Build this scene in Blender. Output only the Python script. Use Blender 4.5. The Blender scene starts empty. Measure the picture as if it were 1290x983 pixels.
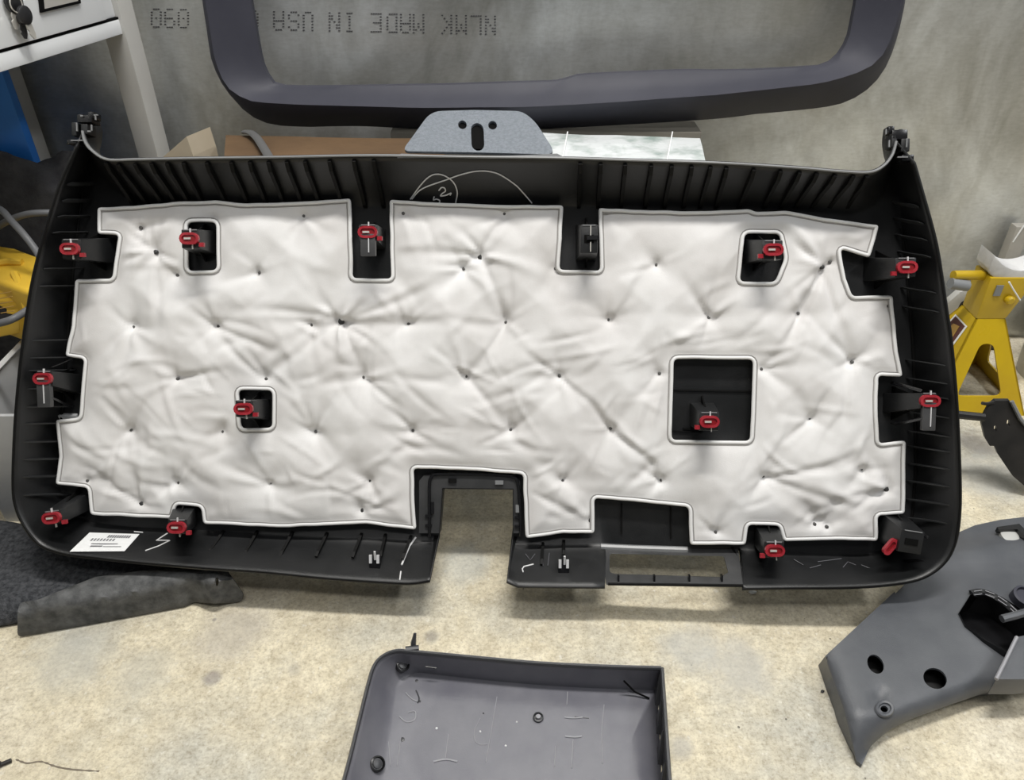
import bpy, bmesh, math, random
import numpy as np
from mathutils import Vector, noise as mnoise
from mathutils.geometry import delaunay_2d_cdt, tessellate_polygon
random.seed(7); rng = np.random.default_rng(11)
S = bpy.context.scene
C = S.collection

# ------------------------------------------------------------------ camera
W_, H_ = 1290.0, 983.0
FPX = 975.0
PITCH = math.radians(35.0)
CAMZ = 0.842
cd = bpy.data.cameras.new('camera'); cam = bpy.data.objects.new('camera', cd); C.objects.link(cam)
cd.sensor_width = 36.0; cd.sensor_fit = 'HORIZONTAL'; cd.lens = FPX / W_ * 36.0; cd.clip_start = 0.02
cam.location = (0, 0, CAMZ); cam.rotation_euler = (math.radians(90) - PITCH, 0, 0)
S.camera = cam

# ------------------------------------------------------------------ light
world = bpy.data.worlds.new('world'); S.world = world; world.use_nodes = True
world.node_tree.nodes['Background'].inputs[0].default_value = (0.92, 0.96, 1.0, 1)
world.node_tree.nodes['Background'].inputs[1].default_value = 0.11
def area(name, loc, sx, sy, power, col=(1, 1, 1), rot=(0, 0, 0)):
    l = bpy.data.lights.new(name, 'AREA'); l.shape = 'RECTANGLE'; l.size = sx; l.size_y = sy
    l.energy = power; l.color = col
    o = bpy.data.objects.new(name, l); C.objects.link(o); o.location = loc; o.rotation_euler = rot
    return o
area('ceiling_lamp', (0.15, 0.72, 2.7), 1.3, 0.18, 57, (1.0, 0.975, 0.93))
area('ceiling_lamp_behind', (0.1, -0.55, 2.7), 1.3, 0.3, 16, (1.0, 0.985, 0.96))
area('added_side_light', (2.1, 0.2, 2.7), 0.3, 1.3, 30, (0.97, 0.985, 1.0))  # added light to brighten the white cabinet face and the wall

S.view_settings.view_transform = 'Standard'; S.view_settings.look = 'None'
S.view_settings.gamma = 1.0; S.view_settings.use_curve_mapping = False
S.view_settings.exposure = 0.0

# ------------------------------------------------------------------ geometry helpers
CAM = np.array([0, 0, CAMZ])
FW = np.array([0, math.cos(PITCH), -math.sin(PITCH)]); UP = np.array([0, math.sin(PITCH), math.cos(PITCH)]); RT = np.array([1.0, 0, 0])
def ray(u, v): return FW + RT * ((u - W_ / 2) / FPX) - UP * ((v - H_ / 2) / FPX)
def onplane(u, v, p0, n):
    r = ray(u, v); return CAM + r * (np.dot(np.asarray(p0) - CAM, n) / np.dot(r, n))
def onZ(u, v, z=0.0): return onplane(u, v, (0, 0, z), np.array([0, 0, 1.0]))
def onY(u, v, y): return onplane(u, v, (0, y, 0), np.array([0, 1.0, 0]))

OFF = {}
def thing(name, label, cat, loc, group=None):
    o = bpy.data.objects.new(name, None); C.objects.link(o)
    o.location = tuple(float(q) for q in loc); o.empty_display_size = 0.02
    o['label'] = label; o['category'] = cat
    if group: o['group'] = group
    OFF[o.name] = np.array(loc, float)
    return o
def tag(o, label, cat, group=None):
    o['label'] = label; o['category'] = cat
    if group: o['group'] = group
    return o
def mk(name, V, F, mat, parent=None, smooth=False, bevel=0.0, label=None, seg=2, loc=None, weld=False, autosmooth=None):
    V = np.array([tuple(map(float, p)) for p in V], float)
    if parent is not None: off = OFF[parent.name]
    else:
        off = np.array(loc, float) if loc is not None else np.array([(V[:, 0].min() + V[:, 0].max()) / 2, (V[:, 1].min() + V[:, 1].max()) / 2, V[:, 2].min()])
    me = bpy.data.meshes.new(name)
    me.from_pydata([tuple(p) for p in (V - off)], [], [tuple(int(i) for i in f) for f in F])
    bm = bmesh.new(); bm.from_mesh(me)
    if weld: bmesh.ops.remove_doubles(bm, verts=bm.verts, dist=1e-5)
    bmesh.ops.recalc_face_normals(bm, faces=bm.faces)
    if bevel > 0:
        ed = [e for e in bm.edges if len(e.link_faces) == 2 and e.calc_face_angle(0) > 0.5]
        bmesh.ops.bevel(bm, geom=ed, offset=bevel, segments=seg, affect='EDGES', profile=0.6)
    bm.to_mesh(me); bm.free()
    if smooth or bevel > 0:
        me.polygons.foreach_set('use_smooth', [True] * len(me.polygons))
        try: me.set_sharp_from_angle(angle=math.radians(autosmooth or 40))
        except Exception: pass
    me.materials.append(mat)
    o = bpy.data.objects.new(name, me); C.objects.link(o)
    if parent is not None: o.parent = parent
    else: o.location = tuple(off)
    OFF[o.name] = off
    if label: o['label'] = label
    return o

class MB:
    def __init__(s): s.V = []; s.F = []
    def add(s, V, F):
        k = len(s.V); s.V += [tuple(p) for p in V]; s.F += [tuple(i + k for i in f) for f in F]; return s
    def hexa(s, b, t):   # b, t: 4 points each, same order
        return s.add(list(b) + list(t), [(3, 2, 1, 0), (4, 5, 6, 7)] + [(i, (i + 1) % 4, 4 + (i + 1) % 4, 4 + i) for i in range(4)])
    def box(s, c, ax, ay, az):   # half-axis vectors
        c, ax, ay, az = map(np.asarray, (c, ax, ay, az))
        q = [(-1, -1), (1, -1), (1, 1), (-1, 1)]
        return s.hexa([c + ax * i + ay * j - az for i, j in q], [c + ax * i + ay * j + az for i, j in q])
    def aabb(s, x0, x1, y0, y1, z0, z1):
        return s.box(((x0 + x1) / 2, (y0 + y1) / 2, (z0 + z1) / 2), ((x1 - x0) / 2, 0, 0), (0, (y1 - y0) / 2, 0), (0, 0, (z1 - z0) / 2))
    def prism(s, poly, h):   # poly: list of 3D points (planar), h: extrusion vector
        n = len(poly); h = np.asarray(h, float); P = [np.asarray(p, float) for p in poly]
        tri = tessellate_polygon([[Vector(p) for p in P]])
        V = P + [p + h for p in P]
        F = [tuple(t) for t in tri] + [tuple(i + n for i in reversed(t)) for t in tri]
        F += [(i, (i + 1) % n, n + (i + 1) % n, n + i) for i in range(n)]
        return s.add(V, F)
    def tube(s, pts, r, sides=8, closed=False, caps=True, ry=None):
        P = [np.asarray(p, float) for p in pts]; n = len(P)
        rr = r if hasattr(r, '__len__') else [r] * n
        V = []; F = []; up = None
        for i in range(n):
            a = P[(i - 1) % n] if (closed or i > 0) else P[i]; b = P[(i + 1) % n] if (closed or i < n - 1) else P[i]
            t = b - a; t = t / (np.linalg.norm(t) + 1e-12)
            if up is None:
                up = np.array([0, 0, 1.0]) if abs(t[2]) < 0.9 else np.array([1.0, 0, 0])
            x = np.cross(up, t); x /= (np.linalg.norm(x) + 1e-12); y = np.cross(t, x); up = y
            for k in range(sides):
                a_ = 2 * math.pi * k / sides
                V.append(P[i] + x * rr[i] * math.cos(a_) + y * rr[i] * (ry or 1) * math.sin(a_))
        m = n if closed else n - 1
        for i in range(m):
            j = (i + 1) % n
            for k in range(sides):
                F.append((i * sides + k, i * sides + (k + 1) % sides, j * sides + (k + 1) % sides, j * sides + k))
        if caps and not closed:
            F.append(tuple(reversed(range(sides)))); F.append(tuple((n - 1) * sides + k for k in range(sides)))
        return s.add(V, F)
    def lathe(s, c, axis, prof, sides=20):   # prof: (r, h) along axis
        axis = np.asarray(axis, float); axis /= np.linalg.norm(axis)
        x = np.cross(axis, [0, 1, 0.3]); x /= np.linalg.norm(x); y = np.cross(axis, x); c = np.asarray(c, float)
        V = []; F = []
        for r, h in prof:
            for k in range(sides):
                a = 2 * math.pi * k / sides; V.append(c + axis * h + x * r * math.cos(a) + y * r * math.sin(a))
        for i in range(len(prof) - 1):
            for k in range(sides):
                F.append((i * sides + k, i * sides + (k + 1) % sides, (i + 1) * sides + (k + 1) % sides, (i + 1) * sides + k))
        F.append(tuple(reversed(range(sides)))); F.append(tuple((len(prof) - 1) * sides + k for k in range(sides)))
        return s.add(V, F)
    def build(s, name, mat, parent=None, **k): return mk(name, s.V, s.F, mat, parent, **k)

def catmull(P, n):   # open spline through rows of P, n samples per segment
    P = np.asarray(P, float); out = []
    m = len(P)
    for i in range(m - 1):
        p0 = P[max(i - 1, 0)]; p1 = P[i]; p2 = P[i + 1]; p3 = P[min(i + 2, m - 1)]
        for k in range(n):
            t = k / n
            out.append(0.5 * ((2 * p1) + (p2 - p0) * t + (2 * p0 - 5 * p1 + 4 * p2 - p3) * t * t + (-p0 + 3 * p1 - 3 * p2 + p3) * t ** 3))
    out.append(P[-1]); return np.array(out)
def round_poly(P, r, n=4):
    P = np.asarray(P, float); out = []; N = len(P)
    for i in range(N):
        a, b, c = P[i - 1], P[i], P[(i + 1) % N]
        d1 = a - b; d2 = c - b; l1 = np.linalg.norm(d1); l2 = np.linalg.norm(d2); d1 = d1 / l1; d2 = d2 / l2
        if np.dot(d1, d2) < -0.97: out.append(b); continue
        q = min(r, l1 * 0.45, l2 * 0.45)
        s0 = b + d1 * q; s1 = b + d2 * q
        for k in range(n + 1):
            t = k / n; out.append((1 - t) ** 2 * s0 + 2 * t * (1 - t) * b + t * t * s1)
    return np.array(out)
def resample(P, step, closed=True):
    P = np.asarray(P, float); out = []; N = len(P)
    for i in range(N if closed else N - 1):
        a, b = P[i], P[(i + 1) % N]; L = np.linalg.norm(b - a); k = max(1, int(round(L / step)))
        for j in range(k): out.append(a + (b - a) * j / k)
    if not closed: out.append(P[-1])
    return np.array(out)
def inpoly(pts, poly):
    pts = np.asarray(pts, float); poly = np.asarray(poly, float)
    x, y = pts[:, 0], pts[:, 1]; ins = np.zeros(len(pts), bool); j = len(poly) - 1
    for i in range(len(poly)):
        xi, yi = poly[i][:2]; xj, yj = poly[j][:2]
        c = ((yi > y) != (yj > y)) & (x < (xj - xi) * (y - yi) / ((yj - yi) if yj != yi else 1e-12) + xi)
        ins ^= c; j = i
    return ins
def segdist(pts, poly, closed=True):
    pts = np.asarray(pts, float); d = np.full(len(pts), 1e9); N = len(poly)
    for i in range(N if closed else N - 1):
        a = poly[i]; b = poly[(i + 1) % N]; ab = b - a; L = max(np.dot(ab, ab), 1e-14)
        t = np.clip(((pts - a) @ ab) / L, 0, 1); q = a + t[:, None] * ab
        d = np.minimum(d, np.hypot(pts[:, 0] - q[:, 0], pts[:, 1] - q[:, 1]))
    return d
def cdt(outer, holes, step, margin=0.35):
    """2D triangulated patch: boundary loops + interior jittered grid. returns pts (n,2), tris"""
    loops = [np.asarray(outer, float)] + [np.asarray(h, float) for h in holes]
    pts = []; edges = []
    for L in loops:
        k = len(pts); pts += [tuple(p) for p in L]; edges += [(k + i, k + (i + 1) % len(L)) for i in range(len(L))]
    if step:
        lo = loops[0].min(0); hi = loops[0].max(0)
        gx = np.arange(lo[0] + step / 2, hi[0], step); gy = np.arange(lo[1] + step / 2, hi[1], step)
        G = np.array([(x + (step / 2 if j % 2 else 0), y) for j, y in enumerate(gy) for x in gx])
        if len(G):
            m = inpoly(G, loops[0])
            for h in loops[1:]: m &= ~inpoly(G, h)
            G = G[m]
        if len(G):
            d = np.full(len(G), 1e9)
            for L in loops: d = np.minimum(d, segdist(G, L))
            G = G[d > step * margin]; pts += [tuple(p) for p in G]
    r = delaunay_2d_cdt([Vector(p) for p in pts], edges, [], 0, 1e-7)
    P = np.array([tuple(p) for p in r[0]]); T = np.array([t for t in r[2]])
    cen = P[T].mean(1); m = inpoly(cen, loops[0])
    for h in loops[1:]: m &= ~inpoly(cen, h)
    return P, T[m]
def sheet(P3, T, th):   # thick sheet from 3D surface, th: extrusion vector
    P3 = np.asarray(P3); th = np.asarray(th, float); n = len(P3)
    cnt = {}
    for t in T:
        for i in range(3):
            e = (int(t[i]), int(t[(i + 1) % 3])); cnt[e] = 1
    bd = [e for e in cnt if (e[1], e[0]) not in cnt]
    V = list(P3) + list(P3 + th)
    F = [tuple(t) for t in T] + [tuple(int(i) + n for i in t[::-1]) for t in T] + [(a, b, b + n, a + n) for a, b in bd]
    return V, F
def circle(c, rx, ry=None, n=18, rot=0.0):
    ry = ry or rx; o = []
    for k in range(n):
        a = 2 * math.pi * k / n; x, y = rx * math.cos(a), ry * math.sin(a)
        o.append((c[0] + x * math.cos(rot) - y * math.sin(rot), c[1] + x * math.sin(rot) + y * math.cos(rot)))
    return np.array(o)
def text_mesh(txt, size):
    cu = bpy.data.curves.new('t', 'FONT'); cu.body = txt; cu.size = size; cu.resolution_u = 2
    o = bpy.data.objects.new('t', cu); C.objects.link(o); dg = bpy.context.evaluated_depsgraph_get()
    me = o.evaluated_get(dg).to_mesh(); V = [tuple(v.co) for v in me.vertices]; F = [tuple(p.vertices) for p in me.polygons]
    bpy.data.objects.remove(o); bpy.data.curves.remove(cu); return V, F

# ------------------------------------------------------------------ materials
def mat(name, col, rough=0.5, metal=0.0, col2=None, nscale=30, ndetail=4, bump=0.0, bscale=300, stretch=None, ramp=(0.35, 0.65), coat=0.0, spec=0.5, rvar=0.0):
    m = bpy.data.materials.new(name); m.use_nodes = True; nt = m.node_tree; N = nt.nodes; L = nt.links
    b = N['Principled BSDF']; b.inputs['Base Color'].default_value = (*col, 1); b.inputs['Roughness'].default_value = rough
    b.inputs['Metallic'].default_value = metal; b.inputs['Specular IOR Level'].default_value = spec
    if coat: b.inputs['Coat Weight'].default_value = coat; b.inputs['Coat Roughness'].default_value = 0.1
    tc = N.new('ShaderNodeTexCoord'); mp = N.new('ShaderNodeMapping'); L.new(tc.outputs['Object'], mp.inputs[0])
    if stretch: mp.inputs['Scale'].default_value = stretch
    if col2 is not None or rvar:
        n = N.new('ShaderNodeTexNoise'); n.inputs['Scale'].default_value = nscale; n.inputs['Detail'].default_value = ndetail
        n.inputs['Roughness'].default_value = 0.6; L.new(mp.outputs[0], n.inputs['Vector'])
        r = N.new('ShaderNodeValToRGB'); r.color_ramp.elements[0].position = ramp[0]; r.color_ramp.elements[1].position = ramp[1]
        r.color_ramp.elements[0].color = (*col, 1); r.color_ramp.elements[1].color = (*(col2 or col), 1)
        L.new(n.outputs['Fac'], r.inputs[0])
        if col2 is not None: L.new(r.outputs[0], b.inputs['Base Color'])
        if rvar:
            mr = N.new('ShaderNodeMapRange'); mr.inputs['From Min'].default_value = 0.3; mr.inputs['From Max'].default_value = 0.7
            mr.inputs['To Min'].default_value = rough - rvar; mr.inputs['To Max'].default_value = rough + rvar
            L.new(n.outputs['Fac'], mr.inputs[0]); L.new(mr.outputs[0], b.inputs['Roughness'])
    if bump:
        n2 = N.new('ShaderNodeTexNoise'); n2.inputs['Scale'].default_value = bscale; n2.inputs['Detail'].default_value = 3
        L.new(mp.outputs[0], n2.inputs['Vector'])
        bp = N.new('ShaderNodeBump'); bp.inputs['Strength'].default_value = bump; bp.inputs['Distance'].default_value = 0.002
        L.new(n2.outputs['Fac'], bp.inputs['Height']); L.new(bp.outputs[0], b.inputs['Normal'])
    return m

M = {}
M['black'] = mat('black_plastic', (0.0075, 0.008, 0.0085), 0.42, col2=(0.013, 0.0135, 0.0145), nscale=14, bump=0.12, bscale=900, rvar=0.06)
M['blackgloss'] = mat('black_gloss_plastic', (0.008, 0.008, 0.009), 0.25)
M['ribblack'] = mat('shaded_rib_plastic', (0.003, 0.003, 0.003), 0.6, spec=0.2)  # blacker than the shell, shade along the ribs put into the colour
M['ribedge_lit'] = mat('lit_side_rib_plastic', (0.022, 0.023, 0.024), 0.4)  # lighter black, light caught by the fin tops put into the colour
M['rimgrey'] = mat('pale_edge_plastic', (0.21, 0.215, 0.22), 0.35)  # paler than the shell plastic; also paints the pocket ridge highlight
M['tabgrey'] = mat('grained_grey_plastic', (0.125, 0.145, 0.17), 0.5, col2=(0.18, 0.20, 0.23), nscale=260, bump=0.5, bscale=700)
M['bezel'] = mat('bezel_plastic', (0.035, 0.036, 0.037), 0.35, col2=(0.060, 0.060, 0.062), nscale=20)
M['framegrey'] = mat('slate_trim_plastic', (0.046, 0.047, 0.062), 0.5, col2=(0.056, 0.057, 0.073), nscale=9, bump=0.1, bscale=1100, spec=0.22)
M['pillargrey'] = mat('grey_trim_plastic', (0.072, 0.077, 0.087), 0.42, col2=(0.10, 0.105, 0.115), nscale=14, bump=0.15, bscale=900)
M['traygrey'] = mat('tray_plastic', (0.125, 0.125, 0.148), 0.36, col2=(0.165, 0.165, 0.185), nscale=16, bump=0.06, bscale=700, rvar=0.06)
M['traydark'] = mat('tray_dark_plastic', (0.04, 0.041, 0.045), 0.35)
M['scuff'] = mat('pale_scuff', (0.30, 0.30, 0.32), 0.6)
M['darkscuff'] = mat('grey_scuff', (0.10, 0.10, 0.11), 0.6)
M['fabric'] = mat('white_fleece', (0.66, 0.645, 0.635), 0.85, col2=(0.76, 0.755, 0.75), nscale=9, ndetail=6, bump=0.10, bscale=800, spec=0.2)
M['binding'] = mat('white_binding', (0.76, 0.76, 0.755), 0.7, spec=0.3)
M['stitch'] = mat('grey_stitch', (0.30, 0.29, 0.28), 0.9)
M['pin'] = mat('pin_black', (0.03, 0.03, 0.03), 0.4)
M['pingrey'] = mat('pin_grey', (0.09, 0.088, 0.085), 0.45)
M['red'] = mat('red_clip_plastic', (0.27, 0.013, 0.022), 0.25, col2=(0.36, 0.03, 0.042), nscale=80)
M['darkred'] = mat('dark_red_plastic', (0.22, 0.008, 0.012), 0.3)
M['steel'] = mat('bright_steel', (0.80, 0.80, 0.81), 0.3, metal=0.3)
M['chalk'] = mat('white_marker', (0.72, 0.72, 0.72), 0.8)
M['paper'] = mat('white_paper', (0.82, 0.83, 0.83), 0.6)
M['ink'] = mat('grey_print', (0.16, 0.16, 0.17), 0.7)
M['stencil'] = mat('stencil_ink', (0.055, 0.055, 0.06), 0.7)
M['card'] = mat('brown_cardboard', (0.085, 0.048, 0.021), 0.75, col2=(0.13, 0.075, 0.034), nscale=8, bump=0.15, bscale=150)
M['cardpale'] = mat('pale_cardboard', (0.50, 0.42, 0.30), 0.8, col2=(0.58, 0.50, 0.38), nscale=10)
M['greycard'] = mat('grey_carton', (0.16, 0.15, 0.125), 0.7, col2=(0.21, 0.195, 0.165), nscale=9)
M['foil'] = mat('white_plastic_wrap', (0.78, 0.81, 0.82), 0.2, col2=(0.34, 0.42, 0.39), nscale=22, bump=0.6, bscale=35, coat=0.4, ramp=(0.45, 0.72))
M['strap'] = mat('grey_strap', (0.10, 0.10, 0.10), 0.6)
M['whitepaint'] = mat('white_enamel', (0.88, 0.90, 0.92), 0.18, coat=0.3)
M['postpaint'] = mat('grey_white_enamel', (0.50, 0.49, 0.465), 0.3, col2=(0.56, 0.555, 0.53), nscale=6)
M['blackrubber'] = mat('black_rubber', (0.012, 0.012, 0.013), 0.55)
M['gap'] = mat('black_gap', (0.004, 0.004, 0.004), 0.9, spec=0.1)
M['blue'] = mat('blue_plastic', (0.02, 0.17, 0.60), 0.4, col2=(0.03, 0.21, 0.68), nscale=12)
M['cloth'] = mat('black_cloth', (0.045, 0.045, 0.050), 0.9, col2=(0.075, 0.075, 0.080), nscale=40, bump=0.4, bscale=500, spec=0.2)
M['yellow'] = mat('yellow_plastic', (0.86, 0.56, 0.06), 0.3, col2=(0.80, 0.50, 0.05), nscale=12)
M['yellowpaint'] = mat('yellow_paint', (0.58, 0.40, 0.012), 0.35, col2=(0.50, 0.33, 0.012), nscale=9, rvar=0.08)
M['cable'] = mat('grey_cable', (0.15, 0.155, 0.165), 0.5)
M['bin'] = mat('white_bin_plastic', (0.52, 0.53, 0.54), 0.4)
M['whitecast'] = mat('white_cast_iron', (0.66, 0.66, 0.66), 0.5, col2=(0.45, 0.45, 0.45), nscale=18, ramp=(0.5, 0.75), bump=0.4, bscale=60)
M['greyrubber'] = mat('grey_rubber', (0.22, 0.23, 0.24), 0.5)
M['blackmetal'] = mat('black_painted_metal', (0.012, 0.012, 0.012), 0.4, col2=(0.024, 0.022, 0.021), nscale=25)
M['ladder'] = mat('dull_aluminium', (0.42, 0.40, 0.36), 0.5, metal=0.2, col2=(0.34, 0.325, 0.29), nscale=12)
M['carpet'] = mat('dark_carpet', (0.030, 0.032, 0.036), 0.95, col2=(0.085, 0.088, 0.095), nscale=170, ndetail=6, bump=0.9, bscale=420, spec=0.2)
M['felt'] = mat('dusty_grey_rubber', (0.055, 0.057, 0.058), 0.7, col2=(0.135, 0.137, 0.138), nscale=60, ndetail=8, bump=0.3, bscale=500, spec=0.3)
M['keyblack'] = mat('key_black', (0.02, 0.02, 0.022), 0.35)
M['keysteel'] = mat('key_steel', (0.62, 0.60, 0.56), 0.3, metal=0.35)
M['whitebucket'] = mat('off_white_plastic', (0.55, 0.55, 0.53), 0.45, col2=(0.45, 0.45, 0.43), nscale=8)
M['crack'] = mat('crack_dirt', (0.20, 0.17, 0.13), 0.9)
M['sticker_dark'] = mat('sticker_dark_red', (0.10, 0.035, 0.03), 0.4)
M['sticker_gold'] = mat('sticker_gold', (0.50, 0.30, 0.08), 0.4)

def concrete():
    m = bpy.data.materials.new('concrete'); m.use_nodes = True; nt = m.node_tree; N = nt.nodes; L = nt.links
    b = N['Principled BSDF']; b.inputs['Roughness'].default_value = 0.75; b.inputs['Specular IOR Level'].default_value = 0.25
    tc = N.new('ShaderNodeTexCoord')
    def nz(scale, det=5, rough=0.6, dist=0.0):
        n = N.new('ShaderNodeTexNoise'); n.inputs['Scale'].default_value = scale; n.inputs['Detail'].default_value = det
        n.inputs['Roughness'].default_value = rough; n.inputs['Distortion'].default_value = dist; L.new(tc.outputs['Object'], n.inputs['Vector']); return n.outputs['Fac']
    def rmp(fac, stops):
        r = N.new('ShaderNodeValToRGB'); e = r.color_ramp.elements
        while len(e) < len(stops): e.new(0.5)
        for q, (p, c) in zip(e, stops): q.position = p; q.color = (*c, 1)
        L.new(fac, r.inputs[0]); return r.outputs[0]
    def mix(f, a, c, mode='MIX'):
        x = N.new('ShaderNodeMix'); x.data_type = 'RGBA'; x.blend_type = mode
        if isinstance(f, float): x.inputs['Factor'].default_value = f
        else: L.new(f, x.inputs['Factor'])
        L.new(a, x.inputs[6])
        if isinstance(c, tuple): x.inputs[7].default_value = (*c, 1)
        else: L.new(c, x.inputs[7])
        return x.outputs[2]
    base = rmp(nz(3.2, 6), [(0.30, (0.50, 0.50, 0.46)), (0.50, (0.74, 0.675, 0.52)), (0.68, (0.80, 0.75, 0.63))])
    fine = rmp(nz(55, 8, 0.78), [(0.30, (0.60, 0.57, 0.53)), (0.60, (1.0, 1.0, 1.0))])
    c = mix(0.9, base, fine, 'MULTIPLY')
    mid = rmp(nz(14, 5, 0.7, 0.4), [(0.30, (0.76, 0.74, 0.72)), (0.58, (1.0, 1.0, 1.0))])
    c = mix(0.5, c, mid, 'MULTIPLY')
    grit = rmp(nz(210, 4, 0.75), [(0.36, (0.70, 0.67, 0.62)), (0.53, (1.06, 1.06, 1.04))])
    c = mix(0.75, c, grit, 'MULTIPLY')
    pale = rmp(nz(140, 3, 0.6), [(0.60, (0, 0, 0)), (0.72, (0.5, 0.5, 0.5))])
    c = mix(pale, c, (0.78, 0.76, 0.70))
    v = N.new('ShaderNodeTexVoronoi'); v.inputs['Scale'].default_value = 70; L.new(tc.outputs['Object'], v.inputs['Vector'])
    mm = N.new('ShaderNodeMath'); mm.operation = 'ADD'; L.new(v.outputs['Distance'], mm.inputs[0]); 
    n9 = nz(24, 3); s9 = N.new('ShaderNodeMapRange'); s9.inputs['From Min'].default_value = 0.54; s9.inputs['From Max'].default_value = 0.80; s9.inputs['To Min'].default_value = 0.03; s9.inputs['To Max'].default_value = -0.20; L.new(n9, s9.inputs[0]); L.new(s9.outputs[0], mm.inputs[1])
    pit = rmp(mm.outputs[0], [(0.0, (0.85, 0.85, 0.85)), (0.012, (0, 0, 0))])
    c = mix(pit, c, (0.10, 0.09, 0.075))
    # dirt stains with their own places
    nd = nz(28, 4)
    for (u, vv, rad, col, st) in STAINS:
        p = onZ(u, vv)
        d = N.new('ShaderNodeVectorMath'); d.operation = 'DISTANCE'; L.new(tc.outputs['Object'], d.inputs[0]); d.inputs[1].default_value = (p[0], p[1], 0)
        a = N.new('ShaderNodeMath'); a.operation = 'MULTIPLY_ADD'; L.new(nd, a.inputs[0]); a.inputs[1].default_value = rad * 0.9; L.new(d.outputs['Value'], a.inputs[2])
        mr = N.new('ShaderNodeMapRange'); mr.interpolation_type = 'SMOOTHSTEP'
        mr.inputs['From Min'].default_value = rad * 0.75; mr.inputs['From Max'].default_value = rad * 1.5
        mr.inputs['To Min'].default_value = st; mr.inputs['To Max'].default_value = 0.0; L.new(a.outputs[0], mr.inputs[0])
        c = mix(mr.outputs[0], c, col)
    L.new(c, b.inputs['Base Color'])
    bp = N.new('ShaderNodeBump'); bp.inputs['Strength'].default_value = 0.35; bp.inputs['Distance'].default_value = 0.002
    L.new(nz(160, 5, 0.7), bp.inputs['Height']); L.new(bp.outputs[0], b.inputs['Normal'])
    return m
STAINS = [(267, 855, 0.014, (0.20, 0.18, 0.19), 0.55), (270, 781, 0.004, (0.18, 0.16, 0.15), 0.7), (290, 800, 0.06, (0.40, 0.37, 0.33), 0.5),
          (545, 803, 0.014, (0.20, 0.19, 0.18), 0.6), (585, 710, 0.05, (0.42, 0.46, 0.47), 0.45), (930, 840, 0.06, (0.44, 0.44, 0.42), 0.6),
          (870, 815, 0.05, (0.44, 0.45, 0.44), 0.5), (180, 850, 0.05, (0.44, 0.43, 0.38), 0.45), (90, 830, 0.07, (0.47, 0.47, 0.43), 0.5),
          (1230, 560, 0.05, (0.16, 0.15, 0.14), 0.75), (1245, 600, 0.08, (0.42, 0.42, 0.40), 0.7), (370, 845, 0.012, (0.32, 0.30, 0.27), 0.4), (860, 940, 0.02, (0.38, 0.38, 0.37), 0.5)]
M['concrete'] = concrete()

def galvanised():
    m = bpy.data.materials.new('galvanised_sheet'); m.use_nodes = True; nt = m.node_tree; N = nt.nodes; L = nt.links
    b = N['Principled BSDF']; b.inputs['Metallic'].default_value = 0.62
    tc = N.new('ShaderNodeTexCoord')
    def nz(scale, st, det=5, dist=0.0):
        mp = N.new('ShaderNodeMapping'); mp.inputs['Scale'].default_value = st; L.new(tc.outputs['Object'], mp.inputs[0])
        n = N.new('ShaderNodeTexNoise'); n.inputs['Scale'].default_value = scale; n.inputs['Detail'].default_value = det; n.inputs['Roughness'].default_value = 0.62
        n.inputs['Distortion'].default_value = dist; L.new(mp.outputs[0], n.inputs['Vector']); return n.outputs['Fac']
    def rmp(fac, a, ca, c_, cc):
        r = N.new('ShaderNodeValToRGB'); e = r.color_ramp.elements; e[0].position = a; e[0].color = (*ca, 1); e[1].position = c_; e[1].color = (*cc, 1); L.new(fac, r.inputs[0]); return r.outputs[0]
    def mix(f, a, c, mode):
        x = N.new('ShaderNodeMix'); x.data_type = 'RGBA'; x.blend_type = mode; x.inputs['Factor'].default_value = f; L.new(a, x.inputs[6]); L.new(c, x.inputs[7]); return x.outputs[2]
    c = rmp(nz(2.6, (1, 1, 0.8), 6, 0.9), 0.36, (0.47, 0.468, 0.44), 0.62, (0.80, 0.825, 0.83))
    c = mix(0.55, c, rmp(nz(7, (1.2, 1, 0.7), 5, 1.2), 0.33, (0.62, 0.61, 0.57), 0.56, (1, 1, 1)), 'MULTIPLY')
    c = mix(0.18, c, rmp(nz(26, (1, 1, 0.3), 5, 0.4), 0.36, (0.55, 0.55, 0.54), 0.50, (1, 1, 1)), 'MULTIPLY')
    c = mix(0.5, c, rmp(nz(150, (0.5, 1, 1.4), 4), 0.35, (0.80, 0.80, 0.78), 0.6, (1, 1, 1)), 'MULTIPLY')
    L.new(c, b.inputs['Base Color'])
    mr = N.new('ShaderNodeMapRange'); mr.inputs['From Min'].default_value = 0.3; mr.inputs['From Max'].default_value = 0.7
    mr.inputs['To Min'].default_value = 0.30; mr.inputs['To Max'].default_value = 0.48
    L.new(nz(7, (1, 1, 0.6), 5), mr.inputs[0]); L.new(mr.outputs[0], b.inputs['Roughness'])
    bp = N.new('ShaderNodeBump'); bp.inputs['Strength'].default_value = 0.25; bp.inputs['Distance'].default_value = 0.01
    L.new(nz(5, (1, 1, 0.4), 2), bp.inputs['Height']); L.new(bp.outputs[0], b.inputs['Normal'])
    return m
M['galv'] = galvanised()

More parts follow.
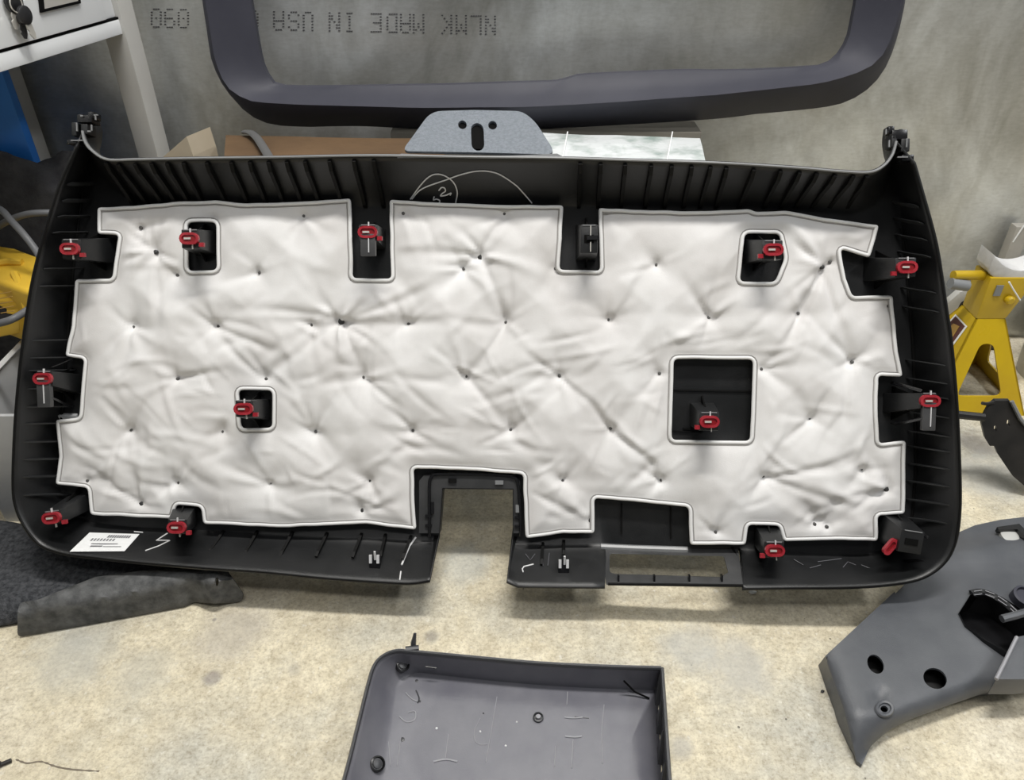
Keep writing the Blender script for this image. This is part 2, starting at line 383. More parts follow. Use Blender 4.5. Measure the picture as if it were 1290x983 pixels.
# ------------------------------------------------------------------ setting
WY = 1.40
fl = mk('floor', [(-3, -1.5, 0), (3, -1.5, 0), (3, WY + .02, 0), (-3, WY + .02, 0), (-3, -1.5, -.1), (3, -1.5, -.1), (3, WY + .02, -.1), (-3, WY + .02, -.1)],
        [(0, 1, 2, 3), (7, 6, 5, 4), (0, 4, 5, 1), (1, 5, 6, 2), (2, 6, 7, 3), (3, 7, 4, 0)], M['concrete'], loc=(0, 0, 0)); fl['kind'] = 'structure'
fl['label'] = 'stained cream concrete workshop floor'
wl = mk('wall_back', [(-3, WY, -.05), (3, WY, -.05), (3, WY, 2.7), (-3, WY, 2.7), (-3, WY + .05, -.05), (3, WY + .05, -.05), (3, WY + .05, 2.7), (-3, WY + .05, 2.7)],
        [(0, 1, 2, 3), (7, 6, 5, 4), (0, 4, 5, 1), (1, 5, 6, 2), (2, 6, 7, 3), (3, 7, 4, 0)], M['galv'], loc=(0, WY, 0)); wl['kind'] = 'structure'
wl['label'] = 'dull galvanised sheet metal wall with upside-down stencil lettering'
FONT = {'N': '10001 11001 11001 10101 10011 10011 10001', 'L': '10000 10000 10000 10000 10000 10000 11111', 'M': '10001 11011 10101 10101 10001 10001 10001',
        'K': '10001 10010 10100 11000 10100 10010 10001', 'A': '01110 10001 10001 11111 10001 10001 10001', 'D': '11110 10001 10001 10001 10001 10001 11110',
        'E': '11111 10000 10000 11110 10000 10000 11111', 'I': '01110 00100 00100 00100 00100 00100 01110', 'U': '10001 10001 10001 10001 10001 10001 01110',
        'S': '01110 10001 10000 01110 00001 10001 01110', 'G': '01110 10001 10000 10111 10001 10001 01110', '0': '01110 10001 10001 10101 10001 10001 01110',
        '9': '01110 10001 10001 01111 00001 00001 01110'}
for ch, ul, ur in [('N', 611, 625), ('L', 593, 607), ('M', 574, 588.5), ('K', 556, 570), ('M', 520, 535), ('A', 504, 518), ('D', 487, 501), ('E', 467, 481),
                   ('I', 434, 447), ('N', 414, 429), ('U', 381.5, 395), ('S', 363, 377.5), ('A', 344, 358.5), ('G', 312, 326), ('0', 224, 238.5), ('9', 207, 221), ('0', 190, 204)]:
    mb = MB(); px = (ur - ul) / 4.6
    vb = 36.0 + (ul - 197) * 0.0215
    for r, row in enumerate(FONT[ch].split()):
        for c_, k in enumerate(row):
            if k == '1':
                u0 = ur - (c_ + .5) * px * .94; v0 = vb - 2 - r * 3.75
                q = [onY(u0 + a * 1.2, v0 + b * 0.62, WY) for a, b in ((-1, 1), (1, 1), (1, -1), (-1, -1))]
                mb.hexa(q, [p + np.array([0, -0.0006, 0]) for p in q])
    mb.build('stencil_letter', M['stencil'], wl)

# ------------------------------------------------------------------ the tailgate panel
NRM = -ray(680, 420); NRM /= np.linalg.norm(NRM)
PC0 = CAM + np.array([0, 0.86, -0.60])
PX = np.array([1.0, 0, 0]) - NRM * NRM[0]; PX /= np.linalg.norm(PX)
PT = np.cross(NRM, PX)
D = 0.070
def onP(u, v, d=0.0): return onplane(u, v, PC0 + NRM * d, NRM)
def ab(u, v, d=0.0):
    p = onP(u, v, d) - PC0; return np.array([p @ PX, p @ PT])
def wp(a, b, d): return PC0 + PX * a + PT * b + NRM * d
base_pt = onP(600, 690, 0.0)
panel = thing('tailgate_panel', 'large black plastic car tailgate inner panel with white quilted pad, leaning against the metal wall', 'car panel', (base_pt[0], base_pt[1], 0.06))

def pairs(rows, n, D0=D, smooth=True):
    A = []
    for r in rows:
        dd = r[4] if len(r) > 4 else D0
        o = ab(r[0], r[1], dd); i = ab(r[2], r[3], 0.0)
        A.append([o[0], o[1], dd, i[0], i[1]])
    return catmull(A, n) if smooth else resample(A, 0.02, closed=False)
R = []
topR = [(104, 165, 112, 200), (107, 178, 116, 206), (116, 190, 128, 225), (135, 201, 160, 252), (170, 201, 190, 260), (240, 199.5, 250, 262), (350, 198, 355, 262), (470, 196, 470, 262),
        (600, 198, 600, 262), (700, 199, 700, 262), (800, 202, 800, 264), (900, 205, 895, 264), (1000, 211, 985, 266), (1060, 216, 1045, 272), (1095, 217, 1080, 272), (1113, 209, 1108, 255), (1124, 195, 1122, 228), (1129, 178, 1126, 210)]
rightR = [(1151, 206, 1130, 214), (1161, 241, 1133, 250), (1174, 287, 1136, 287), (1182, 323, 1141, 328), (1192, 390, 1147, 394), (1198, 430, 1150, 430), (1205, 508, 1153, 500), (1209, 596, 1154, 590),
          (1209, 645, 1150, 645), (1204, 682, 1140, 668), (1190, 709, 1128, 685), (1163, 728, 1105, 695), (1126, 736, 1080, 699), (1073, 740, 1050, 698), (1000, 741, 1000, 695), (935, 742, 938, 690)]
pockR = [(933, 694, 930, 688, 0.0), (850, 691, 850, 685, 0.0), (764, 690, 762, 684, 0.0)]
b2R = [(762, 740, 757, 684), (700, 739.5, 700, 685), (653, 739, 656, 683), (639, 733, 650, 682)]
notR = [(646, 676, 652, 676, 0.0), (646, 617, 652, 611, 0.0), (557, 615, 551, 609, 0.0), (553, 675, 547, 675, 0.0)]
b1R = [(541, 732, 546, 679), (523, 735, 532, 679), (498, 735, 500, 678), (411, 729, 411, 675), (330, 721, 330, 672), (256, 716, 256, 668), (164, 708, 170, 664), (120, 703, 128, 660),
       (80, 698, 106, 655), (49, 686, 92, 648), (31, 664, 82, 636), (19, 636, 76, 615), (16.5, 600, 73, 590), (20, 520, 78, 520), (28, 440, 84, 440), (40, 360, 90, 360), (55, 300, 96, 300), (75, 235, 104, 240), (97, 186, 109, 205)]
R = np.vstack([pairs(topR, 6), pairs(rightR, 5), pairs(pockR, 2, smooth=False), pairs(b2R, 3, smooth=False), pairs(notR, 2, smooth=False), pairs(b1R, 4)])
def prof(o, i, d0, t, pw=1.35):   # o,i: 2D plane coords
    q = o * (1 - t) + i * t; return wp(q[0], q[1], d0 * (1 - t) ** pw)
NT = 9
V = []; F = []
nR = len(R)
for r in R:
    for k in range(NT + 1): V.append(prof(r[0:2], r[3:5], r[2], k / NT))
for i in range(nR):
    j = (i + 1) % nR
    for k in range(NT): F.append((i * (NT + 1) + k, j * (NT + 1) + k, j * (NT + 1) + k + 1, i * (NT + 1) + k + 1))
inner = R[:, 3:5]
keep = [0]
for i in range(1, nR):
    if np.linalg.norm(inner[i] - inner[keep[-1]]) > 1e-4: keep.append(i)
P2, T2 = cdt(inner[keep], [], 0.05)
k0 = len(V); V += [wp(p[0], p[1], 0.0) for p in P2]; F += [tuple(t + k0) for t in T2]
shell = mk('shell', V, F, M['black'], panel, smooth=True, weld=True, autosmooth=45)
# consistent facing: towards the viewer, thickness behind
sm = shell.modifiers.new('thickness', 'SOLIDIFY'); sm.thickness = 0.0028; sm.offset = -1.0
me = shell.data
avg = sum((p.normal * p.area for p in me.polygons), Vector())
if avg.dot(Vector(NRM)) < 0: me.flip_normals()

# rim bead along the open edge, pale on the top run, black elsewhere
for rows, n in ((topR, 6), ):
    A = pairs(rows, n); MB().tube([wp(a[0], a[1], a[2] + .0005) for a in A], 0.0017, 6).build('rim_bead', M['rimgrey'], panel, smooth=True)
for rows, n in ((rightR[:-6], 5), (b1R[9:], 4), (rightR[6:], 4), (b1R[:11], 4)):
    A = pairs(rows, n); MB().tube([wp(a[0], a[1], a[2]) for a in A], 0.0013, 6).build('rim_bead', M['ribblack'], panel, smooth=True)

# ribs
def fin(o, i, d0, h, th, t0=0.0, t1=1.0, pw=1.35, n=8, curve=0.0, mat_=None, name='rib'):
    P = []; side = None
    for k in range(n + 1):
        t = t0 + (t1 - t0) * k / n
        q = o * (1 - t) + i * t
        if curve: q = q + np.array([curve * math.sin(math.pi * t), 0])
        P.append(wp(q[0], q[1], d0 * (1 - t) ** pw))
    V = []; F = []
    for k in range(n + 1):
        a = P[max(k - 1, 0)]; b = P[min(k + 1, n)]; tg = b - a; tg /= np.linalg.norm(tg)
        s = np.cross(tg, NRM); s /= np.linalg.norm(s); nn = np.cross(s, tg)
        if nn @ NRM < 0: nn = -nn
        hh = h * (0.35 if k in (0, n) else 1.0)
        for a_, b_ in ((-1, -.2), (1, -.2), (1, 1), (-1, 1)): V.append(P[k] + s * th * .5 * a_ + nn * hh * b_)
    for k in range(n):
        for q in range(4): F.append((k * 4 + q, k * 4 + (q + 1) % 4, k * 4 + 4 + (q + 1) % 4, k * 4 + 4 + q))
    F += [(3, 2, 1, 0), tuple(n * 4 + q for q in range(4))]
    return mk(name, V, F, mat_ or M['ribblack'], panel)
tops = [(132, 172), (147, 190), (168, 210), (189, 227), (209, 242), (230, 258), (259, 288), (290, 315), (313.5, 338), (337, 360), (360, 383), (383, 405), (414, 433), (445, 461), (470, 484),
        (731, 729), (757, 753), (788, 782), (821, 812), (847, 836), (872, 860), (896, 881), (916, 901), (951, 930), (985, 961), (1009, 982), (1031, 1000), (1054, 1020), (1077, 1042), (1094, 1064)]
def rimv(u):
    return float(np.interp(u, [r[0] for r in topR], [r[1] for r in topR]))
for ut, ub in tops:
    fin(ab(ut, rimv(ut) + 3, D), ab(ub, 263, 0.0), D, 0.0070, 0.0046, 0.03, 0.97)
def outer_side(v, rows):
    return float(np.interp(v, [r[1] for r in rows], [r[0] for r in rows])), float(np.interp(v, [r[1] for r in rows], [r[2] for r in rows]))
lrows = sorted([(r[0], r[1], r[2]) for r in b1R[9:]], key=lambda r: r[1])
rrows = [(r[0], r[1], r[2]) for r in rightR[:11]]
for v in (233, 254, 274, 294, 339, 361, 429, 451, 467, 490, 513, 534, 557, 579, 601, 624):
    uo, ui = outer_side(v, lrows); fin(ab(uo + 9, v, D * .8), ab(ui + 14, v - 1, 0.0), D * .8, 0.004, 0.0015, 0.0, 1.0, pw=1.3, mat_=M['ribedge_lit'])
for v in (257, 278, 299, 320, 365, 389, 456, 479, 498, 522, 546, 565, 587, 609, 632, 655):
    uo, ui = outer_side(v, rrows); fin(ab(uo - 8, v + 5, D * .8), ab(ui - 10, v - 3, 0.0), D * .8, 0.004, 0.0015, 0.0, 1.0, pw=1.3, mat_=M['ribedge_lit'])
for (u0, v0, u1, v1) in ((282, 669, 262, 699), (324.5, 669, 307.5, 701), (369, 670, 352.5, 702), (412.5, 671, 398, 702), (456, 672, 444, 703), (486, 673, 479.5, 702), (518, 675, 507, 705), (710, 682, 710, 700), (684, 684, 682, 712), (922, 690, 936, 722)):
    fin(ab(u1, v1, D * .5), ab(u0, v0, 0.0), D * .5, 0.005, 0.0036, 0.0, 1.0, pw=1.35)
# long crease ridges along both sides
for pts in ([(1136, 287), (1141, 328), (1147, 394), (1150, 430), (1153, 500), (1154, 590), (1150, 645), (1146, 664)], [(104, 240), (96, 300), (90, 360), (84, 440), (78, 520), (73, 590)]):
    MB().tube([wp(*ab(u, v, 0.002), 0.002) for u, v in resample(pts, 25, closed=False)], 0.0018, 6).build('crease_ridge', M['ribblack'], panel, smooth=True)
# shallow ribs on the flat back seen through the pad openings
for (u0, v0, u1, v1) in ((846, 491, 950, 493), (846, 543, 882, 544), (860, 540, 882, 541), (783, 634, 783, 672), (845, 638, 845, 678)):
    a = ab(u0, v0); b = ab(u1, v1); q = wp(*a, 0.0); w = wp(*b, 0.0); dirv = (w - q) / np.linalg.norm(w - q); s = np.cross(dirv, NRM) * 0.001
    MB().hexa([q - s, w - s, w + s, q + s], [q - s + NRM * .003, w - s + NRM * .003, w + s + NRM * .003, q + s + NRM * .003]).build('rib', M['ribblack'], panel)

# corner ears with hooks
def ear(front, back, name='corner_ear', db=0.012):
    A = catmull(front, 4); B = catmull(back, 4); n = len(A); V = []; F = []
    for i in range(n):
        o = onP(*A[i], D); q = onP(*B[i], db)
        for k in range(5):
            t = k / 4; V.append(o * (1 - t) + q * t)
    T = []
    for i in range(n - 1):
        for k in range(4):
            a, b, c, d = i * 5 + k, i * 5 + k + 1, i * 5 + k + 6, i * 5 + k + 5
            T += [(a, b, c), (a, c, d)]
    V, F = sheet(V, np.array(T), PX * (-0.002 if A[0][0] < 600 else 0.002)); return mk(name, V, F, M['black'], panel, smooth=True)
def hookbox(u, v, d, w, h, dd, m='black', name='hook', bev=.001):
    c = onP(u, v, d); k = 0.00104
    return MB().box(c, PX * w * k / 2, PT * h * k / 2, NRM * dd / 2).build(name, M[m], panel, bevel=bev)
ear([(104, 160), (105, 175), (112, 187), (124, 196), (138, 201)], [(124, 150), (129, 165), (128, 180), (126, 192), (134, 203)])
ear([(1127, 178), (1126, 190), (1120, 202), (1112, 210), (1100, 216)], [(1113, 163), (1111, 180), (1113, 196), (1115, 206), (1106, 214)])
for (u, v, w, h, dd, m) in ((112, 152, 18, 9, .02, 'blackgloss'), (104, 149, 6, 7, .012, 'blackgloss'), (119, 147, 8, 8, .016, 'blackgloss'), (99, 165, 6, 16, .02, 'black'), (97, 181, 14, 5, .02, 'blackgloss'), (112, 165, 8, 12, .02, 'black'),
                            (1129, 172, 18, 11, .02, 'blackgloss'), (1120, 165, 7, 8, .014, 'blackgloss'), (1136, 185, 10, 15, .02, 'black'), (1139, 201, 14, 7, .02, 'blackgloss'), (1122, 180, 6, 14, .02, 'black'), (1133, 168, 6, 7, .012, 'blackgloss')):
    hookbox(u, v, 0.060, w, h, dd, m)
for (u, v, w, h) in ((121, 145, 5, 1.2), (120.5, 148, 1.2, 6), (112.5, 165.5, 4, 1.6), (115.5, 161, 1.2, 7), (103, 146, 2.5, 1.6), (97, 177, 14, 1.2), (97, 160, 1.2, 10), (1116, 166, 1.2, 6), (1120, 181, 1.4, 8), (1137, 198, 12, 1.2), (1142, 180, 1.2, 10)):
    hookbox(u, v, 0.072, w, h, .002, 'rimgrey', 'hook_edge', 0)

# grey pull tab with holes at the top middle
q0 = onP(600, 193, D); q1 = onY(600, 140, q0[1] + 0.080)
TN = np.cross(np.array([1.0, 0, 0]), q1 - q0); TN /= np.linalg.norm(TN)
if TN[2] < 0: TN = -TN
tv = (q1 - q0) / np.linalg.norm(q1 - q0)
def onT(u, v, off=0.0): return onplane(u, v, q0 + TN * off, TN)
def t2(u, v): p = onT(u, v) - q0; return np.array([p[0], p @ tv])
out = np.array([t2(u, v) for u, v in round_poly([(506, 192), (520, 174), (545, 141), (600, 138.5), (660, 139), (676, 152), (701, 193), (600, 192)], 14, 5)])
def pxc(u, v, ru, rv, n=16): return np.array([t2(u + ru * math.cos(2 * math.pi * k / n), v + rv * math.sin(2 * math.pi * k / n)) for k in range(n)])
slot = np.array([t2(602.5 + x, 172.5 + y) for x, y in [(8 * math.cos(a), -9.5 + -8 * math.sin(a)) for a in np.linspace(0, math.pi, 8)] + [(8 * math.cos(a), 9.5 - 8 * math.sin(a)) for a in np.linspace(math.pi, 2 * math.pi, 8)]])
P2, T2 = cdt(resample(out, 0.008), [pxc(584, 157.5, 5.6, 5.4), pxc(622, 157.5, 5.6, 5.4), slot], 0.012)
def tw(p, o): return q0 + np.array([1.0, 0, 0]) * p[0] + tv * p[1] + TN * o
V, F = sheet([tw(p, 0.0) for p in P2], T2, -TN * 0.0035)
tab = mk('latch_tab', V, F, M['tabgrey'], panel, label='grey grained tab with slot and two holes')
V, F = sheet([tw(p * np.array([.97, .93]) + np.array([0, .002]), -0.012) for p in P2[:0]] or [tw(p, -0.0042) for p in np.array([t2(530, 184), t2(550, 146), t2(652, 146), t2(676, 184)])], np.array([(0, 1, 2), (0, 2, 3)]), -TN * 0.003)
mk('tab_hole_shade', V, F, M['gap'], tab)  # black sheet added to stand for the shade behind the tab holes
A = [onP(505 + (702 - 505) * t, 193.5 + 3 * math.sin(math.pi * t), D) for t in np.linspace(0, 1, 14)]
B = [onP(500 + (712 - 500) * t, 199, D) for t in np.linspace(0, 1, 14)]
MB().add(A + B + [p - NRM * .004 for p in A] + [p - NRM * .004 for p in B], [(i, i + 1, 15 + i, 14 + i) for i in range(13)] + [(28 + i, 42 + i, 43 + i, 29 + i) for i in range(13)]).build('tab_foot', M['rimgrey'], tab)

# marker writing on the top wall
def onTopWall(u, v, lift=0.0012):
    lo = rimv(u); t = min(max((v - lo) / (263 - lo), 0), 1); q = None
    d = D * (1 - t) ** 1.35
    for _ in range(6):
        # refine t from plane position
        a = ab(u, v, d); o = ab(u, lo, D); i = ab(u, 262, 0.0); t = min(max((a[1] - o[1]) / (i[1] - o[1]), 0), 1); d = D * (1 - t) ** 1.35
    return onP(u, v, d + lift)
for pts in ([(519, 251), (531.7, 238), (564, 226), (581, 220), (603.6, 215.5), (626, 218.5), (648, 232), (659, 243), (670, 256)], [(517, 251), (527, 237), (536.6, 226), (546.5, 220), (559, 221), (571, 229.6), (576, 242), (574, 256)],
            [(553, 240), (556, 236.5), (560, 237), (561, 241), (557, 244), (555, 247), (562, 246), (568, 243.5), (567, 246)], [(547, 248), (546, 252), (550, 251), (554, 253), (553, 256)]):
    MB().tube([onTopWall(*p) for p in catmull(pts, 6)], 0.0009, 5).build('marker_line', M['chalk'], panel, smooth=True)

# bottom lip surface
def onLip(u, v, lift=0.001, vin=None, vout=None):
    vo = float(np.interp(u, [49, 80, 164, 256, 411, 498, 640, 760, 935, 1073], [686, 698, 708, 716, 729, 735, 739, 740, 742, 740])) if vout is None else vout
    vi = float(np.interp(u, [92, 128, 170, 256, 411, 500, 700, 938, 1050], [648, 660, 664, 668, 675, 678, 684, 690, 698])) if vin is None else vin
    o = ab(u, vo, D); i = ab(u, vi, 0.0); d = D * .5
    for _ in range(10):
        a = ab(u, v, d); f = min(max((a[1] - i[1]) / (o[1] - i[1]), 0), 1); d = 0.5 * d + 0.5 * D * f ** 1.35
    return onP(u, v, d + lift)
# label sticker
def lipgrid(c4, nu, nv, lift):
    c4 = np.array(c4, float); G = []
    for j in range(nv + 1):
        for i in range(nu + 1):
            s, t = i / nu, j / nv; p = (c4[0] * (1 - s) + c4[1] * s) * (1 - t) + (c4[3] * (1 - s) + c4[2] * s) * t; G.append(onLip(p[0], p[1], lift))
    T = []
    for j in range(nv):
        for i in range(nu):
            a = j * (nu + 1) + i; T += [(a, a + 1, a + nu + 2), (a, a + nu + 2, a + nu + 1)]
    return sheet(G, np.array(T), NRM * 0.0006)
Lc = np.array([(113, 671), (176, 673), (157, 694.5), (88, 695)], float)
V, F = lipgrid(Lc, 10, 6, 0.0018); stk = mk('label_sticker', V, F, M['paper'], panel, label='white paper label with faint print')
def onLabel(s0, s1, t0, t1):
    def q(s, t): return (Lc[0] * (1 - s) + Lc[1] * s) * (1 - t) + (Lc[3] * (1 - s) + Lc[2] * s) * t
    return [q(s0, t0), q(s1, t0), q(s1, t1), q(s0, t1)]
for s0, s1, t0, t1 in [(0.43 + k * 0.045, 0.43 + k * 0.045 + 0.03, 0.10, 0.24) for k in range(10)] + [(0.17 + k * 0.06, 0.20 + k * 0.06, 0.30, 0.42) for k in range(8)] + [(0.25, 0.75, 0.56, 0.59), (0.28, 0.50, 0.68, 0.74), (0.52, 0.86, 0.72, 0.745)]:
    V, F = lipgrid(onLabel(s0, s1, t0, t1), 1, 1, 0.0026); mk('print_mark', V, F, M['ink'], stk)
# scratches and paint marks on the lip
for pts, r, m in (([(211, 672), (197, 681), (213, 681)], .0009, 'chalk'), ([(214, 681), (200, 688), (183, 694)], .0009, 'chalk'), ([(169, 670), (180, 671)], .0009, 'chalk'), ([(524, 677), (516, 688), (510, 702), (506, 712)], .0013, 'chalk'), ([(505, 720), (503.5, 731)], .0009, 'chalk'),
                  ([(672, 711), (660, 714), (658, 717), (659, 721)], .0009, 'chalk'), ([(662, 698), (668, 706), (674, 698)], .0006, 'darkscuff'), ([(683, 697), (684, 713)], .0006, 'darkscuff'), ([(692, 697), (690, 713)], .0006, 'darkscuff'), ([(1030, 708), (1045, 706), (1060, 704)], .0006, 'darkscuff'),
                  ([(1062, 715), (1068, 708), (1078, 712)], .0006, 'darkscuff'), ([(1000, 705), (1012, 712)], .0006, 'darkscuff'), ([(1020, 716), (1034, 712)], .0006, 'darkscuff'), ([(1085, 712), (1100, 718), (1116, 719)], .0006, 'darkscuff')):
    MB().tube([onLip(*p, 0.0012) for p in resample(np.array(pts, float), 4, closed=False)], r, 5).build('scratch', M[m], panel)
# steel clips on the lip
for (u, v) in ((473, 709), (710, 715)):
    c = onLip(u, v, 0.004); k = 0.00098
    cl = MB().box(c, PX * 7.5 * k, PT * 8 * k, NRM * .006).build('edge_clip', M['blackgloss'], panel, bevel=.0012)
    MB().tube([c + PX * k * 1 + PT * k * 6 + NRM * .006, c + PX * k * 1 + PT * k * 18 + NRM * .009], .0016, 6).build('steel_prong', M['steel'], cl)
    for s in (-1, 1): MB().box(c + PX * k * 5 * s + PT * k * 7 + NRM * .007, PX * .0018, PT * .0055, NRM * .0015).build('steel_leaf', M['steel'], cl)

# pocket frame in the right part of the lip
def lip2(P): return [onLip(u, v, 0.0, vin=686, vout=739) for u, v in P]
outp = resample(np.array([(757, 688), (930, 692), (936, 738), (764, 737)], float), 8); holp = resample(round_poly([(768, 698), (912, 701), (918, 723), (913, 724), (911, 728), (775, 724), (768, 722)], 3, 2), 8)
P2, T2 = cdt(outp, [holp], 12.0)
V, F = sheet(lip2(P2), T2, -NRM * .003); pk = mk('pocket_frame', V, F, M['bezel'], panel)
MB().tube(lip2(resample([(757, 689), (800, 691), (866, 693)], 12, closed=False)), 0.0045, 8).build('pocket_ridge', M['rimgrey'], pk, smooth=True)  # pale bar, highlight on the ridge put into its colour
for u in (779, 824, 868, 909): MB().box(onLip(u, 730, 0.002, 686, 739), PX * .0012, PT * .006, NRM * .003).build('pocket_rib', M['blackgloss'], pk)
MB().tube(lip2(resample([(766, 736), (850, 737), (936, 738)], 12, closed=False)), 0.002, 6).build('pocket_ridge', M['ribblack'], pk, smooth=True)

# latch opening frame
bz = [(528, 672), (528, 606), (534, 599), (648, 599), (655, 606), (657, 672), (647, 672), (647, 616), (557, 615), (553, 672)]
P2, T2 = cdt(resample(np.array([ab(u, v, .012) for u, v in bz]), .01), [], .02)
V, F = sheet([wp(p[0], p[1], .012) for p in P2], T2, -NRM * .012); lb = mk('latch_bezel', V, F, M['bezel'], panel)
MB().tube([onP(u, v, .014) for u, v in catmull([(541, 676), (541, 640), (541, 612), (543, 602), (552, 597.5), (600, 597.5), (642, 600), (652, 608), (655, 640), (656, 676)], 5)], .0022, 6).build('bezel_ridge', M['blackgloss'], lb, smooth=True)
for (u, v, w, h, m) in ((570, 605.5, 11, 5, 'ribblack'), (629, 608, 11, 5, 'rimgrey'), (652, 641, 5, 10, 'rimgrey'), (651, 652, 6, 3, 'blackgloss'), (651, 663, 6, 3, 'blackgloss'), (545, 640, 4, 16, 'blackgloss'), (540, 650, 9, 3, 'blackgloss'), (540, 662, 9, 3, 'blackgloss')):
    MB().box(onP(u, v, .0135), PX * w * .0005, PT * h * .0005, NRM * .002).build('bezel_detail', M[m], lb)
# opening walls reaching back
for A, B in (((557, 615), (647, 616)), ((553, 672), (557, 615)), ((647, 616), (647, 672))):
    a = onP(*A, .010); b = onP(*B, .010); s = np.cross((b - a) / np.linalg.norm(b - a), NRM) * .0012
    MB().hexa([a - s, b - s, b + s, a + s], [p - NRM * .02 for p in (a - s, b - s, b + s, a + s)]).build('opening_wall', M['black'], lb)

# quilted pad
PD = 0.021
pc = [(121, 261), (165, 259), (215, 254), (270, 252), (312, 256), (370, 254), (442, 249.5), (443.5, 300), (444, 350), (492, 351), (491, 300), (489.5, 251), (560, 255), (640, 258), (710, 257.5), (708, 300), (705, 339.5), (756, 340.5), (755.5, 300), (753.5, 261), (800, 264), (880, 265.5), (945, 263), (952, 267), (991, 264.5), (1039, 274),
      (1109, 283), (1097, 325), (1060, 314), (1066, 350), (1075, 373), (1126, 371.5), (1128, 400), (1132, 442), (1138.5, 475), (1107, 473.5), (1107, 515), (1109, 559), (1142, 555), (1142, 600), (1141, 648), (1107, 650.5), (1106.5, 682.5), (1053, 681.5), (987, 683), (982, 664), (943, 662), (940, 687.5), (869, 687.5), (867.5, 639.5), (800, 633), (749, 628.5), (749, 673),
      (710, 673), (662, 679.5), (660, 640), (658.7, 599), (600, 594), (521, 591), (522, 630), (524, 668.5), (461, 661), (349, 665.5), (255, 661), (252.5, 640), (221, 637), (217, 654.5), (112.5, 649.5), (109, 615), (68.5, 611), (73, 575), (69, 529), (98, 527), (104.5, 453), (80.5, 449.5), (89, 410), (94, 352), (140, 350.5), (148, 296), (121.5, 295)]
pholes = [[(235, 280), (271, 280), (272, 340), (236, 341)], [(300, 492), (342, 492.5), (342, 539), (303, 540)], [(849.5, 452.5), (949, 453.5), (945.5, 556), (846.5, 554.5)], [(939, 294.5), (982, 294.5), (989, 326), (977, 355), (933, 354.5)]]
def pad2(L, r): return np.array([ab(u, v, PD) for u, v in round_poly(L, r, 4)])
con = resample(pad2(pc, 5), 0.005); hcon = [resample(pad2(h, 6), 0.004) for h in pholes]
def wav(L, amp=.0009):
    o = []
    for p in L: o.append(p + np.array([mnoise.noise(Vector((p[0] * 40, p[1] * 40, 1))), mnoise.noise(Vector((p[0] * 40, p[1] * 40, 7)))]) * amp)
    return np.array(o)
con = wav(con); hcon = [wav(h, .0006) for h in hcon]
pins = [(192.5, 317, 1), (219, 346, 0), (265.5, 275.5, 0), (380.6, 271, 0), (324, 343, 0), (271, 411, 0), (390.5, 409.5, 0), (428, 405, 2), (513, 408, 0), (220, 478, 0), (332.5, 478, 0), (456, 476, 0), (507, 268, 0), (635, 268, 0), (605, 323, 2), (583, 338, 0), (637, 406, 0), (700, 338, 0), (767, 403, 0), (828, 333, 0),
        (895, 400, 0), (705, 474, 0), (832, 471, 0), (763, 266, 0), (1038, 336, 1), (1048.5, 329, 0), (1009, 394.5, 0), (1076.5, 456.5, 0), (961, 465.5, 0), (1122, 385.5, 0), (770, 541, 0), (834.6, 607, 0), (964, 602, 0), (902.7, 672, 0), (745, 657, 2), (709, 607, 0), (339, 612, 0), (464.5, 608, 0), (455, 646, 2),
        (276, 545, 0), (395, 545, 0), (519, 543.5, 0), (220.7, 610.5, 0), (163, 412, 0), (160, 543, 0), (106.6, 607, 0), (174, 637, 1), (174.6, 286, 0), (586, 475, 0), (643, 543, 0), (1024, 530, 0), (1090, 593, 0), (1121.6, 618, 2), (1029, 662.5, 0), (1044, 665.5, 0)]
pab = np.array([ab(u, v, PD) for u, v, k in pins]); pk_ = np.array([k for _, _, k in pins])
step = 0.0034
lo = con.min(0); hi = con.max(0); gx = np.arange(lo[0], hi[0] + step, step); gy = np.arange(lo[1], hi[1] + step, step)
GX, GY = np.meshgrid(gx, gy); G = np.column_stack([GX.ravel(), GY.ravel()])
cen = np.column_stack([(GX[:-1, :-1] + step / 2).ravel(), (GY[:-1, :-1] + step / 2).ravel()])
cm = inpoly(cen, con)
for h in hcon: cm &= ~inpoly(cen, h)
cdist = np.full(len(cen), 1e9)
cdist[cm] = segdist(cen[cm], con)
for h in hcon: cdist[cm] = np.minimum(cdist[cm], segdist(cen[cm], h))
cm &= cdist > 0.0028
ny, nx = GX.shape
ci = np.nonzero(cm)[0]; cj, ck = ci // (nx - 1), ci % (nx - 1)
a0 = cj * nx + ck
quads = np.column_stack([a0, a0 + 1, a0 + nx + 1, a0 + nx])
used = np.unique(quads); remap = -np.ones(len(G), int); remap[used] = np.arange(len(used)); quads = remap[quads]; G = G[used]
ed = segdist(G, con)
for h in hcon: ed = np.minimum(ed, segdist(G, h))
ins = inpoly(G, con)
for h in hcon: ins &= ~inpoly(G, h)
ed[~ins] = 0
dp = np.sqrt(((G[:, None, :] - pab[None]) ** 2).sum(2))
near = dp.min(1)
hgt = 0.0150 * (1 - np.exp(-(near / 0.050) ** 0.95))
hgt *= 1 - np.exp(-(np.maximum(ed - 0.006, 0) / 0.022))
